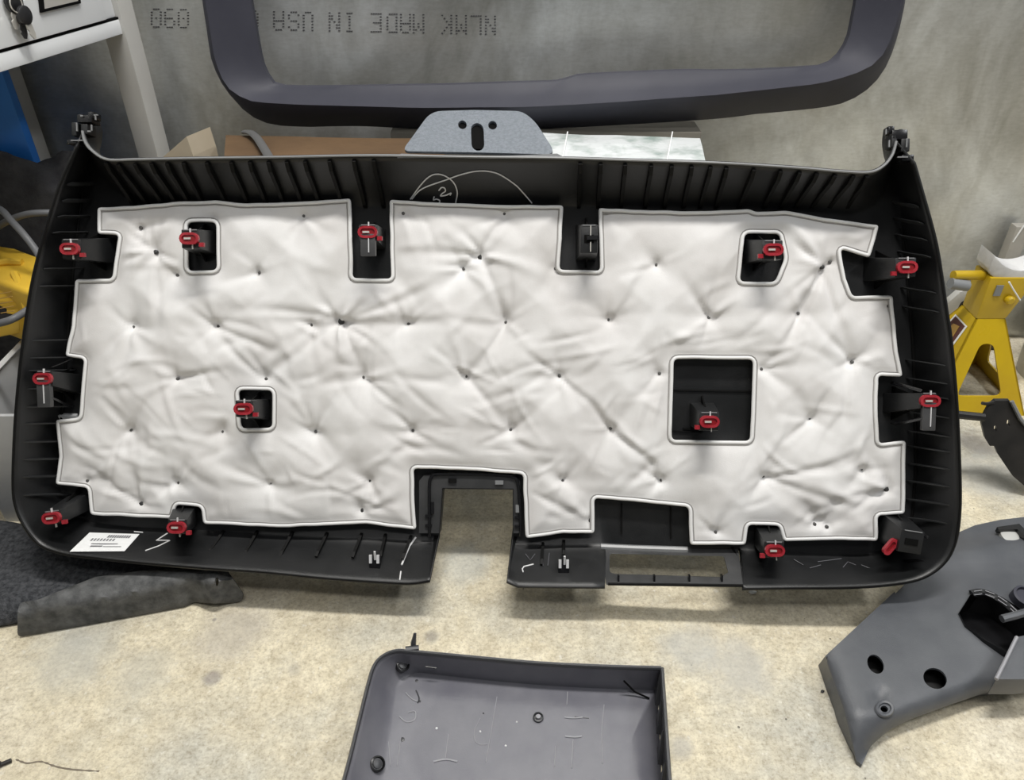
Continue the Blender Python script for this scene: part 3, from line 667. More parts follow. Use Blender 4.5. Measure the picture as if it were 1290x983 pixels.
# folds pulled tight between and around the pins
fold = np.zeros(len(G))
for i in range(len(pab)):
    for j in range(i):
        L = np.linalg.norm(pab[i] - pab[j])
        if 0.05 < L < 0.135 and rng.random() < 0.85:
            e = (pab[j] - pab[i]) / L; rel = G - pab[i]; t = rel @ e; pr = rel @ np.array([-e[1], e[0]])
            pr = pr + 0.006 * np.sin(t / L * math.pi) * rng.uniform(-1, 1)
            w = 0.006 + 0.006 * np.sin(np.clip(t / L, 0, 1) * math.pi)
            fold -= 0.0026 * rng.uniform(.4, 1.2) * np.exp(-(pr / w) ** 2) * ((t > 0) & (t < L)) * (0.35 + 0.65 * np.abs(np.cos(np.clip(t / L, 0, 1) * math.pi)))
    n = rng.integers(5, 9) if pk_[i] == 0 else rng.integers(9, 14)
    Lr = 0.030 if pk_[i] == 0 else 0.055
    A0 = 0.0032 if pk_[i] == 0 else 0.0048
    for k in range(n):
        th = rng.uniform(0, 2 * math.pi); e = np.array([math.cos(th), math.sin(th)]); rel = G - pab[i]; t = rel @ e; pr = rel @ np.array([-e[1], e[0]])
        Lk = Lr * rng.uniform(.6, 1.8); bend = rng.uniform(-2.5, 2.5); pr = pr + bend * t * t
        w = 0.0022 + 0.10 * np.maximum(t, 0)
        sg = -1 if k % 2 else 1
        fold += sg * A0 * rng.uniform(.5, 1.2) * np.exp(-(pr / w) ** 2) * np.exp(-np.maximum(t, 0) / Lk) * (t > 0) * np.clip(t / 0.010, 0, 1)
# loose wrinkles in the lower and right part of the pad
for k in range(330):
    c = np.array([rng.uniform(lo[0], hi[0]), rng.uniform(lo[1], hi[1])])
    upper = (c[1] - lo[1]) / (hi[1] - lo[1])
    if upper > 0.62 and rng.random() < 0.75: continue
    th = rng.normal(-0.25 if c[0] < 0 else 0.35, 0.7); e = np.array([math.cos(th), math.sin(th)]); rel = G - c; t = rel @ e; pr = rel @ np.array([-e[1], e[0]])
    Lk = rng.uniform(.010, .05); w = rng.uniform(.0028, .0075); pr = pr + rng.uniform(-6, 6) * t * t
    fold += rng.choice([-1, 1]) * rng.uniform(.0007, .0017) * (np.exp(-(pr / w) ** 2) + 1.6 * (pr / w) * np.exp(-(pr / w) ** 2)) * np.exp(-(t / Lk) ** 2)
for (u0, v0, u1, v1, am) in ((428, 405, 600, 326, .0034), (605, 323, 640, 270, .0026), (605, 323, 562, 268, .0022), (605, 323, 637, 404, .0032), (428, 405, 275, 396, .0030), (428, 405, 330, 470, .0034), (428, 405, 456, 474, .0034), (428, 405, 372, 444, .0036), (428, 405, 490, 445, .0030),
                             (637, 406, 588, 472, .0030), (586, 475, 640, 540, .0026), (1038, 336, 1009, 392, .0036), (1038, 336, 982, 455, .0034), (1038, 336, 1074, 440, .0034), (1038, 336, 985, 296, .0030), (1038, 336, 1090, 300, .0030), (192, 317, 197, 405, .0036), (192, 317, 150, 288, .0030), (220, 478, 290, 468, .0030), (276, 545, 243, 612, .0028),
                             (160, 543, 188, 498, .0030), (964, 602, 1105, 562, .0032), (964, 602, 1080, 645, .0028), (902, 672, 868, 640, .0030), (770, 541, 836, 592, .0034), (770, 541, 742, 500, .0030), (1076, 456, 1036, 415, .0034), (332, 478, 271, 412, .0030), (271, 411, 345, 440, .0030), (895, 400, 905, 345, .0026), (895, 400, 880, 440, .0026), (1024, 530, 1040, 490, .0030), (1024, 530, 985, 560, .0028),
                             (456, 476, 510, 520, .0030), (586, 475, 545, 440, .0026), (1121, 618, 1060, 655, .0028), (1121, 618, 1050, 628, .0026), (395, 545, 425, 500, .0028), (519, 543, 480, 510, .0026), (643, 543, 600, 560, .0024), (834, 607, 800, 640, .0028), (665, 620, 720, 650, .0030), (455, 646, 400, 655, .0028), (705, 474, 760, 520, .0030), (705, 474, 660, 440, .0026)):
    p0 = ab(u0, v0, PD); p1 = ab(u1, v1, PD); L = np.linalg.norm(p1 - p0); e = (p1 - p0) / L; rel = G - p0; t = rel @ e; pr = rel @ np.array([-e[1], e[0]]) + rng.uniform(-1.2, 1.2) * np.clip(t, 0, L) * np.clip(L - t, 0, L)
    w = 0.0035 + 0.045 * np.clip(t, 0, L); sgn = rng.choice([-1, 1])
    fold += am * ((t > 0) & (t < L * 1.15)) * np.clip(t / .006, 0, 1) * np.clip((L * 1.15 - t) / (L * .6), 0, 1) * (-0.7 * np.exp(-(pr / w) ** 2) + sgn * 1.1 * (pr / w) * np.exp(-(pr / w) ** 2))
fold *= np.clip((ed - 0.006) / 0.02, 0, 1)
nz_ = np.array([mnoise.fractal(Vector((p[0] * 13, p[1] * 13, 3.1)), 1.0, 2.0, 4) for p in G]) * 0.0022 * np.clip((ed - .006) / .03, 0, 1)
bump_pin = -0.004 * np.exp(-(near / 0.006) ** 2)
zz = 0.0182 + hgt + fold + nz_ + bump_pin
zz = np.maximum(zz, 0.010)
def padh(p):
    i = np.argmin(((G - p) ** 2).sum(1)); return zz[i]
pad = mk('insulation_pad', [wp(p[0], p[1], z) for p, z in zip(G, zz)], quads, M['fabric'], panel, smooth=True, autosmooth=180, label='white quilted sound insulation pad with cut-outs')
if sum((p.normal for p in pad.data.polygons), Vector()).dot(Vector(NRM)) < 0: pad.data.flip_normals()
def inward(L, sign):
    d = np.roll(L, -1, 0) - np.roll(L, 1, 0); d /= np.linalg.norm(d, axis=1)[:, None]
    n = np.column_stack([-d[:, 1], d[:, 0]])
    area_ = 0.5 * np.sum(L[:, 0] * np.roll(L[:, 1], -1) - np.roll(L[:, 0], -1) * L[:, 1])
    return n * (1 if area_ > 0 else -1) * sign
PROF = [(0.0060, 0.006), (0.0022, 0.011), (0.0002, 0.0178), (0.0006, 0.0196), (0.0022, 0.0204), (0.0038, 0.0202), (0.0049, 0.0192), (0.0053, 0.015)]
for L, sg in [(con, 1)] + [(h, -1) for h in hcon]:
    n = inward(L, sg); V = []; F = []; N_ = len(L); K = len(PROF)
    for i in range(N_):
        for o, d in PROF:
            q = L[i] + n[i] * o; V.append(wp(q[0], q[1], d))
    for i in range(N_):
        for k in range(K - 1): F.append((i * K + k, i * K + k + 1, ((i + 1) % N_) * K + k + 1, ((i + 1) % N_) * K + k))
    mk('edge_binding', V, F, M['binding'], pad, smooth=True, autosmooth=80)
    st = [wp(*(L[i] + n[i] * 0.0060), 0.0188) for i in range(N_)]
    MB().tube(st, 0.0007, 5, closed=True).build('stitch_line', M['stitch'], pad)
for (u, v, k), p in zip(pins, pab):
    z = padh(p); r = (0.0023, 0.0032, 0.0043)[k]
    MB().lathe(wp(p[0], p[1], z + 0.0004), NRM, [(r, -0.003), (r, 0.0), (r * .8, 0.0008), (r * .3, 0.0012)], 10).build('pin', M['pin' if k else 'pingrey'], pad, smooth=True)

# clip towers and red clips
def stadium(w, h, n=7):
    o = []; r = h / 2; s = w / 2 - r
    for k in range(n): a = -math.pi / 2 + math.pi * k / (n - 1); o.append((s + r * math.cos(a), r * math.sin(a)))
    for k in range(n): a = math.pi / 2 + math.pi * k / (n - 1); o.append((-s + r * math.cos(a), r * math.sin(a)))
    return np.array(o)
K = 0.00098
def ring(c, w, h, iw, ih, z0, z1, ax, ay):
    A = stadium(w, h); B = stadium(iw, ih); n = len(A); V = []
    for L, z in ((A, z0), (A, z1), (B, z1), (B, z0)): V += [c + ax * p[0] + ay * p[1] + NRM * z for p in L]
    F = []
    for q in range(4):
        for i in range(n): F.append((q * n + i, q * n + (i + 1) % n, ((q + 1) % 4) * n + (i + 1) % n, ((q + 1) % 4) * n + i))
    return V, F
def tower(hu, hv, bu, bv, w, h, clip=True, plate=0, tabside=1, rot=0.0, Dh=0.066, broken=False, cut=None):
    c = math.cos(rot); s = math.sin(rot); ax = PX * c + PT * s; ay = -PX * s + PT * c
    hc = onP(hu, hv, Dh); bc = onP(bu, bv, 0.001); q = [(-1, -1), (1, -1), (1, 1), (-1, 1)]
    hw, hh = w * K / 2, h * K / 2
    t = MB().hexa([bc + ax * hw * 1.25 * i + ay * hh * 1.35 * j for i, j in q], [hc + ax * hw * i + ay * hh * j for i, j in q]).build('clip_tower', M['black'], panel, bevel=.0015)
    # side wings bracing the tower
    for sg in (-1, 1):
        b0 = bc + ay * sg * hh * 1.3; mid = (bc * .45 + hc * .55) + ay * sg * hh
        MB().hexa([b0 + ax * .001, b0 - ax * .001, b0 - ax * .001 + ay * sg * .010, b0 + ax * .001 + ay * sg * .010], [mid + ax * .001, mid - ax * .001, mid - ax * .001 + ay * sg * .001, mid + ax * .001 + ay * sg * .001]).build('tower_wing', M['ribblack'], t)
    if plate:
        pcn = hc - ay * plate * K * .5 - ay * hh * .2
        MB().box(pcn, ax * hw * .8, ay * abs(plate) * K * .5, NRM * .004).build('tower_plate', M['bezel'], t, bevel=.001)
        MB().box(pcn + NRM * .0045 + ax * hw * .1, ax * .0006, ay * abs(plate) * K * .35, NRM * .0006).build('steel_edge', M['steel'], t)
    # slot and bright edges on top
    MB().box(hc + NRM * .0004, ax * hw * .55, ay * hh * .28, NRM * .0006).build('tower_slot', M['gap'], t)
    MB().box(hc + ay * hh * .95 + NRM * .0006, ax * hw * .75, ay * .0006, NRM * .0006).build('tower_edge', M['rimgrey'], t)
    if clip:
        if broken:
            ax2 = ax * .5 + ay * .87; ay2 = -ax * .87 + ay * .5; cc = onP(1120, 688, 0.055); V, F = ring(cc, .024, .010, .016, .005, 0, .006, ax2, ay2)
        else:
            ax2, ay2, cc = ax, ay, hc; V, F = ring(cc, .0250, .0150, .0185, .0088, 0.0005, .0055, ax2, ay2)
        r = mk('red_clip', V, F, M['red'], t, smooth=True, label='bright red plastic clip')
        m2 = MB().box(cc + NRM * .0022, ax2 * .0088, ay2 * .0044, NRM * .0016).build('clip_core', M['darkred'], r)
        if not broken:
            MB().box(cc + ax2 * .0145 * tabside - ay2 * .0075 * abs(tabside), ax2 * .0032, ay2 * .0026, NRM * .002).build('clip_tab', M['red'], r)
            MB().box(cc + NRM * .004 - ax2 * .002, ax2 * .0042, ay2 * .0012, NRM * .0016).build('steel_tongue', M['keysteel'], r)
            MB().box(cc + ay2 * .0098 + ax2 * .001 + NRM * .002, ax2 * .0007, ay2 * .003, NRM * .0012).build('steel_tongue', M['steel'], r)
            MB().box(cc - ay2 * .0100 + ax2 * .003 + NRM * .001, ax2 * .0006, ay2 * .003, NRM * .0012).build('steel_tongue', M['keysteel'], r)
    return t
tower(90, 314, 132, 316, 26, 26)
tower(240, 301, 259, 306, 24, 24)
t3 = tower(464, 293, 472, 302, 24, 20, plate=28)
t4 = tower(742, 301, 738, 306, 22, 36, clip=False)
c4 = onP(742, 301, .066)
MB().box(c4 + PX * .004 + PT * .001, PX * .007, PT * .0025, NRM * .004).build('tower_bar', M['blackgloss'], t4)
for s in (-1, 1): MB().box(c4 + PX * .002 + PT * .010 * s + NRM * .001, PX * .0006, PT * .006, NRM * .001).build('steel_edge', M['keysteel'], t4)
tower(973, 315, 950, 317, 26, 24, tabside=-1)
tower(1141, 337, 1103, 340, 26, 24, tabside=-1)
tower(56, 477, 92, 484, 22, 20, plate=36, tabside=0.001)
tower(308, 515, 328, 516, 24, 22)
tower(893, 531, 884, 522, 26, 24, tabside=-1)
tower(1170, 505, 1124, 508, 20, 20, plate=36, tabside=0.001)
tower(67, 652, 103, 632, 24, 18, rot=.12)
tower(224, 664, 234, 648, 26, 20)
tower(975, 693, 965, 674, 26, 22, tabside=-1)
tower(1148, 683, 1120, 664, 30, 30, rot=-.15, broken=True)
# diagonal arms of the two side brackets
for (a, b) in (((66, 463), (96, 452)), ((66, 500), (92, 512)), ((1158, 492), (1122, 482)), ((1160, 527), (1122, 534)), ((1166, 676), (1120, 650)), ((1160, 705), (1128, 706))):
    p = onP(*a, .062); q = onP(*b, .006); s = np.cross(q - p, NRM); s = s / np.linalg.norm(s) * .0022
    MB().hexa([p - s, q - s, q + s, p + s], [p - s + NRM * .007, q - s + NRM * .012, q + s + NRM * .012, p + s + NRM * .007]).build('bracket_arm', M['blackgloss'], panel, bevel=.0008)

# ------------------------------------------------------------------ window frame trim behind the panel
fr_out = [(240, -190), (243, -120), (250, -50), (256, 5), (262, 45), (268, 80), (287, 115), (312, 143), (343, 157), (390, 160), (452, 159), (520, 162), (600, 163.5), (690, 162), (790, 157), (900, 150), (950, 144), (1042, 134.5), (1081, 121), (1108, 97), (1124, 66.5), (1134, 33), (1139, 4.5), (1146, -50), (1152, -120), (1156, -190)]
fr_mid = [(241, -190), (244, -120), (251, -50), (257, 5), (263, 43), (269, 77.5), (284, 110), (309, 126), (330, 130), (380, 133), (452, 135), (529, 137), (600, 136.5), (676, 135.6), (770, 130.5), (844, 125), (900, 121), (1000, 110), (1042, 104), (1093, 88), (1117, 66), (1130, 33), (1138, 4.5), (1145, -50), (1151, -120), (1155, -190)]
fr_in = [(309, -170), (310, -120), (313, -50), (317, 5), (323, 40), (331, 81), (340, 99), (349, 107.5), (375, 109.5), (410, 109.5), (470, 108.5), (560, 107), (640, 104.5), (708, 102), (730, 95), (860, 89), (893, 89.5), (950, 88.5), (1015, 85), (1040, 82), (1057, 69.5), (1069, 48), (1074, 25), (1078, 4.5), (1083, -50), (1087, -120), (1089, -170)]
def arc_par(P, n):
    P = np.array(P, float); P = catmull(P, 6); L = np.r_[0, np.cumsum(np.linalg.norm(np.diff(P, axis=0), axis=1))]; s = np.linspace(0, L[-1], n)
    return np.column_stack([np.interp(s, L, P[:, 0]), np.interp(s, L, P[:, 1])])
# match the three curves by key points so that the corners correspond
def keyed(P, keys, ns):
    out = []
    for a, b, n in zip(keys[:-1], keys[1:], ns): out.append(arc_par(P[a:b + 1], n)[:-1])
    out.append(np.array([P[keys[-1]]], float)); return np.vstack(out)
ns = [10, 14, 40, 14, 10]
A = keyed(fr_out, [0, 3, 9, 16, 21, 25], ns); B = keyed(fr_mid, [0, 3, 9, 16, 21, 25], ns); Cc = keyed(fr_in, [0, 3, 9, 17, 23, 26], ns)
def fry(v): return (160 - v) * 0.00016
rows = []
for a, b, c in zip(A, B, Cc):
    pa = onY(a[0], a[1], 1.305 + fry(a[1])); pb = onY(b[0], b[1], 1.262 + fry(b[1])); pcn = onY(c[0], c[1], 1.300 + fry(c[1]))
    pin = pcn + np.array([0, .012, 0])
    rows.append([pa, pa * .5 + pb * .5 + np.array([0, -.004, 0]), pb * .9 + pa * .1, pb * .96 + pcn * .04, pb * .66 + pcn * .34 + np.array([0, .006, 0]), pb * .33 + pcn * .67 + np.array([0, .006, 0]), pcn, pin, pa * .5 + pcn * .5 + np.array([0, .02, 0])])
V = [p for r in rows for p in r]; k = len(rows[0]); F = []
for i in range(len(rows) - 1):
    for j in range(k): F.append((i * k + j, i * k + (j + 1) % k, (i + 1) * k + (j + 1) % k, (i + 1) * k + j))
fr = thing('window_surround', 'dark slate plastic rear window surround propped against the metal wall above the panel', 'trim frame', (rows[30][0][0], rows[30][0][1], rows[30][0][2]))
mk('surround_band', V, F, M['framegrey'], fr, smooth=True, autosmooth=38)
# top bar, above the picture
a0, a1 = rows[0], rows[-1]; V = []; F = []
for i in range(13):
    t = i / 12
    for j in range(k):
        p = a0[j] * (1 - t) + a1[j] * t; V.append(p + np.array([0, 0, 0.0]))
    for j in range(k): V[-k + j] = V[-k + j] + np.array([0, 0, (0.05 if j in (0, 1, 2, 3, 4) else 0.0)])
for i in range(12):
    for j in range(k): F.append((i * k + j, i * k + (j + 1) % k, (i + 1) * k + (j + 1) % k, (i + 1) * k + j))
mk('surround_top_bar', V, F, M['framegrey'], fr, smooth=True)

# ------------------------------------------------------------------ cartons behind the panel
def crumple(o, amp, cuts, seed):
    bm = bmesh.new(); bm.from_mesh(o.data); bmesh.ops.subdivide_edges(bm, edges=bm.edges, cuts=cuts, use_grid_fill=True)
    for v in bm.verts:
        q = Vector((v.co.x * 14 + seed, v.co.y * 14, v.co.z * 14)); d = mnoise.noise_vector(q) * amp
        if v.co.z > 0.02: v.co += d
    bm.to_mesh(o.data); bm.free()
z = 0.468
p = onZ(284, 170, z); q = onZ(560, 176, z); r_ = onZ(560, 210, z); s = onZ(282, 205, z)
def carton(name, quad, z, mname, label, cat='box', bev=.002, cr=0.0015):
    b = [np.array([a[0], a[1], 0.0]) for a in quad]; t = [np.array([a[0], a[1], z]) for a in quad]
    o = MB().hexa(b, t).build(name, M[mname], None, bevel=0)
    crumple(o, cr, 6, random.random() * 9); 
    o.data.polygons.foreach_set('use_smooth', [False] * len(o.data.polygons)); tag(o, label, cat); return o
carton('cardboard_box', [s, r_, q, p], z, 'card', 'long brown cardboard box behind the top edge of the black panel')
p = onZ(640, 164, z); q = onZ(882, 172, z); r_ = onZ(894, 215, z); s = onZ(640, 210, z)
wb = carton('wrapped_box', [s, r_, q, p], z - .002, 'foil', 'white box in shiny plastic wrap behind the top edge of the panel', cr=.003)
for u in (711, 843):
    a = onZ(u + 4, 168, z); b = onZ(u - 3, 205, z); MB().hexa([a + np.array([-.0009, 0, 0]), b + np.array([-.0009, 0, 0]), b + np.array([.0009, 0, 0]), a + np.array([.0009, 0, 0])], [a + np.array([-.0009, 0, .003]), b + np.array([-.0009, 0, .003]), b + np.array([.0009, 0, .003]), a + np.array([.0009, 0, .003])]).build('wrap_seam', M['paper'], wb)
MB().aabb(-0.20, onY(884, 160, 1.29)[0], 1.283, 1.385, 0, 0.460).build('carton', M['greycard'], None, bevel=.002)
tag(bpy.data.objects['carton'], 'grey-brown carton against the wall, under the window surround', 'box')
pts = [onZ(308, 166, z + .006), onZ(316, 167, z + .009), onZ(324, 174, z + .010), onZ(332, 186, z + .010), onZ(340, 200, z + .010), onZ(346, 215, z + .008)]
tag(MB().tube(catmull(pts, 5), 0.0065, 8, ry=.45).build('strap', M['strap'], smooth=True), 'dark grey strap lying across the brown cardboard box', 'strap')
# small pale cardboard flap
a = onY(203, 200, 1.20); b = onY(235, 172, 1.20); c = onY(241, 215, 1.20); d = onY(203, 230, 1.20)
P = [(a[0], 1.2, a[2]), (b[0], 1.2, b[2]), (b[0] + .003, 1.2, b[2] - .03), (b[0] + .003, 1.2, 0.0), (a[0], 1.2, 0.0)]
tag(MB().prism(P, (.02, .05, 0)).build('cardboard_flap', M['cardpale']), 'pale folded cardboard piece with a pointed corner beside the white cabinet leg', 'cardboard')

# ------------------------------------------------------------------ white cabinet on legs, keys
CA = np.array([-0.603, 1.30, 0.606]); CB = np.array([-0.657, 1.047, 0.606])
cdir = (CB - CA) / np.linalg.norm(CB - CA); cn = np.array([-cdir[1], cdir[0], 0]); cn = cn if cn[0] > 0 else -cn
zax = np.array([0, 0, 1.0])
cab = thing('cabinet', 'white metal cabinet on square legs in the upper left corner', 'cabinet', (CA[0] - .2, CA[1] - .3, 0))
def cbox(s0, s1, n0, n1, z0, z1): # s along face toward camera from the far corner, n depth behind the face
    c = CA + cdir * (s0 + s1) / 2 - cn * (n0 + n1) / 2; c[2] = (z0 + z1) / 2
    return MB().box(c, cdir * (s1 - s0) / 2, cn * (n1 - n0) / 2, zax * (z1 - z0) / 2)
LEN = 1.10
cbox(0, LEN, 0, .03, .606, .627).build('lower_rail', M['whitepaint'], cab, bevel=.002)
cbox(0, LEN, .25, .28, .606, .627).build('lower_rail', M['whitepaint'], cab, bevel=.002)
cbox(0.0, LEN, .004, .28, .630, 1.05).build('body', M['whitepaint'], cab, bevel=.003)
dr = cbox(.030, LEN - .03, -.002, .004, .6312, .86).build('drawer_front', M['whitepaint'], cab, bevel=.002)
cbox(0.0, LEN, 0.001, .012, .6272, .6302).build('drawer_gap', M['gap'], cab)
def onC(u, v, off=0.0): return onplane(u, v, CA + cn * (.002 + off), cn)
V = [onC(46, -12), onC(49, 16), onC(99, 4), onC(96, -24)]; V = [p + cn * .001 for p in V]
MB().prism(V, cn * .003).build('handle_recess', M['gap'], dr)
V = [onC(51, -12), onC(53, 11), onC(95, 1), onC(93, -24)]; V = [p + cn * .0035 for p in V]
MB().prism(V, cn * .001).build('handle_plate', M['keysteel'], dr)
for s0, n0 in ((-.036, .0), (-.036, .246), (LEN, .0), (LEN, .246)):
    cbox(s0, s0 + .036, n0 - .004, n0 + .034, 0, 1.05).build('leg', M['postpaint'], cab, bevel=.002)
kb = onC(20, 20, .01)
keys = thing('keys', 'bunch of small black-headed keys hanging on the white cabinet drawer', 'keys', kb)
def key(hu, hv, r, tu, tv_, off, m='keysteel', hm='keyblack', w=.0042):
    h = onC(hu, hv, off); t = onC(tu, tv_, off); e = (t - h) / np.linalg.norm(t - h); s = np.cross(e, cn)
    k = MB().lathe(h - cn * .003, cn, [(r * .85, 0), (r, .0012), (r, .0048), (r * .85, .006)], 20).build('key_head', M[hm], keys, smooth=True)
    L = np.linalg.norm(t - h); w2 = w
    pl = [h + s * w2, h - s * w2, t - s * w2 - e * .006, t - s * w2 * .5, t + s * w2 * .2, t + s * w2 - e * .005]
    pl += [h + e * L * q + s * w2 * (1.25 if i % 2 else .75) for i, q in enumerate((.85, .75, .65, .55))]
    MB().prism([p - cn * .001 for p in pl], cn * .002).build('key_blade', M[m], keys)
key(17, 2, .0145, 20, 37, .006)
key(31, 19, .0115, 44, 49, .016)
key(28, 24, .008, 32, 49, .010, m='keyblack')
p0 = onC(17, 5, .012); MB().tube([p0 + (cdir * math.cos(a) + zax * math.sin(a)) * .010 + cn * .004 for a in np.linspace(0, 2 * math.pi, 20)[:-1]], .0008, 6, closed=True).build('key_ring', M['keysteel'], keys, smooth=True)

# ------------------------------------------------------------------ left edge: blue box, cloth, cable, charger, bin
p2 = onY(38, 190, 1.255)
xb = p2[0]
MB().aabb(xb - .12, xb, 1.255, 1.275, 0.0, 0.60).build('blue_panel', M['blue'], bevel=.004)
tag(bpy.data.objects['blue_panel'], 'upright blue plastic panel standing under the white cabinet, behind the black jacket', 'panel')

def blob(name, x0, x1, y0, y1, hfun, nx, ny, m, label, cat, smooth=True):
    V = []; F = []
    xs = np.linspace(x0, x1, nx); ys = np.linspace(y0, y1, ny)
    for y in ys:
        for x in xs: V.append((x, y, hfun(x, y)))
    n = len(V)
    for y in ys:
        for x in xs: V.append((x, y, 0.0))
    for j in range(ny - 1):
        for i in range(nx - 1):
            a = j * nx + i; F.append((a, a + 1, a + nx + 1, a + nx)); F.append((n + a, n + a + nx, n + a + nx + 1, n + a + 1))
    for i in range(nx - 1):
        F.append((i, n + i, n + i + 1, i + 1)); a = (ny - 1) * nx + i; F.append((a, a + 1, n + a + 1, n + a))
    for j in range(ny - 1):
        a = j * nx; F.append((a, a + nx, n + a + nx, n + a)); a = j * nx + nx - 1; F.append((a, n + a, n + a + nx, a + nx))
    return tag(mk(name, V, F, m, smooth=smooth, autosmooth=80), label, cat)
def jacket(x, y):
    e = min(max((x + 1.15) / .08, 0), 1) * min(max((-0.60 - x) / .05, 0), 1) * min(max((y - 1.15) / .05, 0), 1)
    f = 0.30 + 0.13 * min(1, max(0, (y - 1.16) / .07)) + 0.035 * mnoise.noise(Vector((x * 7, y * 9, 2)))
    f += 0.012 * math.sin((x * 1.3 + y * 2.4) * 38 + 3 * mnoise.noise(Vector((x * 6, y * 6, 0)))) + 0.006 * mnoise.noise(Vector((x * 40, y * 40, 5)))
    return max(0.02, f * (e ** .35) if e > 0 else .02)
blob('jacket', -1.15, -0.62, 1.165, 1.248, jacket, 70, 30, M['cloth'], 'crumpled black cloth jacket heaped behind the left edge of the panel', 'jacket')

# white bin at the far left
A = onZ(0, 462, .20); B = onZ(44, 416, .20); e = (B - A) / np.linalg.norm(B - A); nn = np.array([-e[1], e[0], 0]); nn = nn if nn[1] > 0 else -nn
A2 = A - e * .12; B2 = B - e * .005
bn = thing('storage_bin', 'white plastic storage bin at the left edge beside the panel', 'bin', (A[0], A[1] + .05, 0))
def wallq(p, q, th, z1, name):
    d = np.array([-(q - p)[1], (q - p)[0], 0]); d = d / np.linalg.norm(d) * th
    b = [np.array([*w[:2], 0.0]) for w in (p, q, q + d, p + d)]; MB().hexa(b, [w + zax * z1 for w in b]).build(name, M['bin'], bn, bevel=.001)
dep = .17
wallq(A2, B2, .006, .20, 'bin_wall'); wallq(B2, B2 + nn * dep, .006, .20, 'bin_wall'); wallq(B2 + nn * dep, A2 + nn * dep, .006, .20, 'bin_wall'); wallq(A2 + nn * dep, A2, .006, .20, 'bin_wall')
b = [np.array([*w[:2], 0.0]) for w in (A2, B2, B2 + nn * dep, A2 + nn * dep)]; MB().hexa(b, [w + zax * .006 for w in b]).build('bin_floor', M['bin'], bn)
for p, q in ((A2, B2),): MB().tube([np.array([*p[:2], .201]), np.array([*q[:2], .201])], .004, 6).build('bin_rim', M['whitepaint'], bn)

# yellow tool in the bin
yl = thing('power_tool_charger', 'yellow plastic tool body with black label lying in the white bin', 'tool', (A[0] - .02, A[1] + .09, .006))
def yq(u, v, z): return onZ(u, v, z)
tp = [yq(-30, 345, .32), yq(48, 372, .32), yq(47, 322, .32), yq(20, 312, .32), yq(-5, 308, .32), yq(-30, 310, .32)]
ctr = sum(tp) / len(tp)
MB().prism([np.array([p[0], p[1], .215]) for p in tp], (0, 0, .105)).build('body', M['yellow'], yl, bevel=.008, seg=3)
lf = [onZ(-30, 352, 0.315), onZ(32, 362, 0.315), onZ(36, 385, 0.285), onZ(28, 420, 0.240), onZ(-30, 440, 0.240), onZ(-30, 380, 0.285)]
MB().hexa([lf[5], lf[2], onZ(27, 420, 0.230), onZ(-30, 432, 0.230)], [onZ(-30, 350, 0.317), onZ(40, 360, 0.317), lf[2] + np.array([0, -.004, .004]), lf[5] + np.array([0, -.004, .004])]).build('shoulder', M['yellow'], yl, bevel=.004)
MB().tube([onZ(-20, 335, 0.322), onZ(10, 330, 0.324), onZ(28, 331, 0.322)], .006, 8).build('ridge', M['yellow'], yl, smooth=True)
MB().tube([onZ(18, 345, 0.322), onZ(24, 358, 0.316), onZ(33, 388, 0.285)], .006, 8).build('ridge', M['yellow'], yl, smooth=True)
f0 = MB().hexa([onZ(-30, 378, 0.282), onZ(19, 366, 0.302), onZ(26, 395, 0.270), onZ(-30, 415, 0.255)], [p + np.array([0, -.003, .003]) for p in (onZ(-30, 378, 0.282), onZ(19, 366, 0.302), onZ(26, 395, 0.270), onZ(-30, 415, 0.255))]).build('label_plate', M['keyblack'], yl)
for k_ in range(5):
    a = onZ(1 + k_ * .8, 372 + k_ * 6, .300 - k_ * .006); b = onZ(17 + k_, 369 + k_ * 6, .306 - k_ * .006)
    MB().tube([a + np.array([0, -.004, .004]), b + np.array([0, -.004, .004])], .0007, 4).build('label_print', M['sticker_gold'], f0)
# grey cables
for pts, lab in (([(-30, 252, .40), (0, 264, .40), (14, 278, .395), (32, 298, .38), (48, 320, .36), (60, 345, .35)], 'grey cable running diagonally in front of the black jacket'),
                 ([(-25, 300, .35), (0, 284, .36), (18, 275, .38), (40, 269, .388), (70, 268, .385)], 'grey cable arching over the yellow tool towards the panel'),
                 ([(-25, 410, .29), (0, 407, .295), (16, 402, .30), (30, 394, .30), (45, 384, .30)], 'grey cable loop hanging over the rim of the white bin')):
    tag(MB().tube(catmull([onZ(*p) for p in pts], 6), .0052, 10).build('cable', M['cable'], smooth=True), lab, 'cable', 'grey cables at the left edge')

# ------------------------------------------------------------------ mats bottom left
def carp(x, y):
    p = np.array([x, y]); return 0.030 + 0.010 * mnoise.noise(Vector((x * 7, y * 7, 4))) + 0.004 * mnoise.noise(Vector((x * 22, y * 22, 1)))
cp = np.array([onZ(u, v, .03)[:2] for u, v in catmull([(-130, 640), (-60, 640), (10, 646), (90, 668), (180, 690), (240, 702), (262, 722), (240, 740), (200, 748), (60, 762), (22, 768), (-30, 776), (-120, 785), (-130, 640)], 4)[:-1]])
P2, T2 = cdt(resample(cp, .012), [], .014)
dd = segdist(P2, resample(cp, .012))
V, F = sheet([(p[0], p[1], carp(*p) * min(1, .35 + d / .03)) for p, d in zip(P2, dd)], T2, (0, 0, -.007))
V = [(p[0], p[1], max(p[2], 0.0)) for p in V]
tag(mk('carpet_mat', V, F, M['carpet'], smooth=True, autosmooth=70), 'black fuzzy carpet mat lying under the lower left corner of the panel', 'mat')

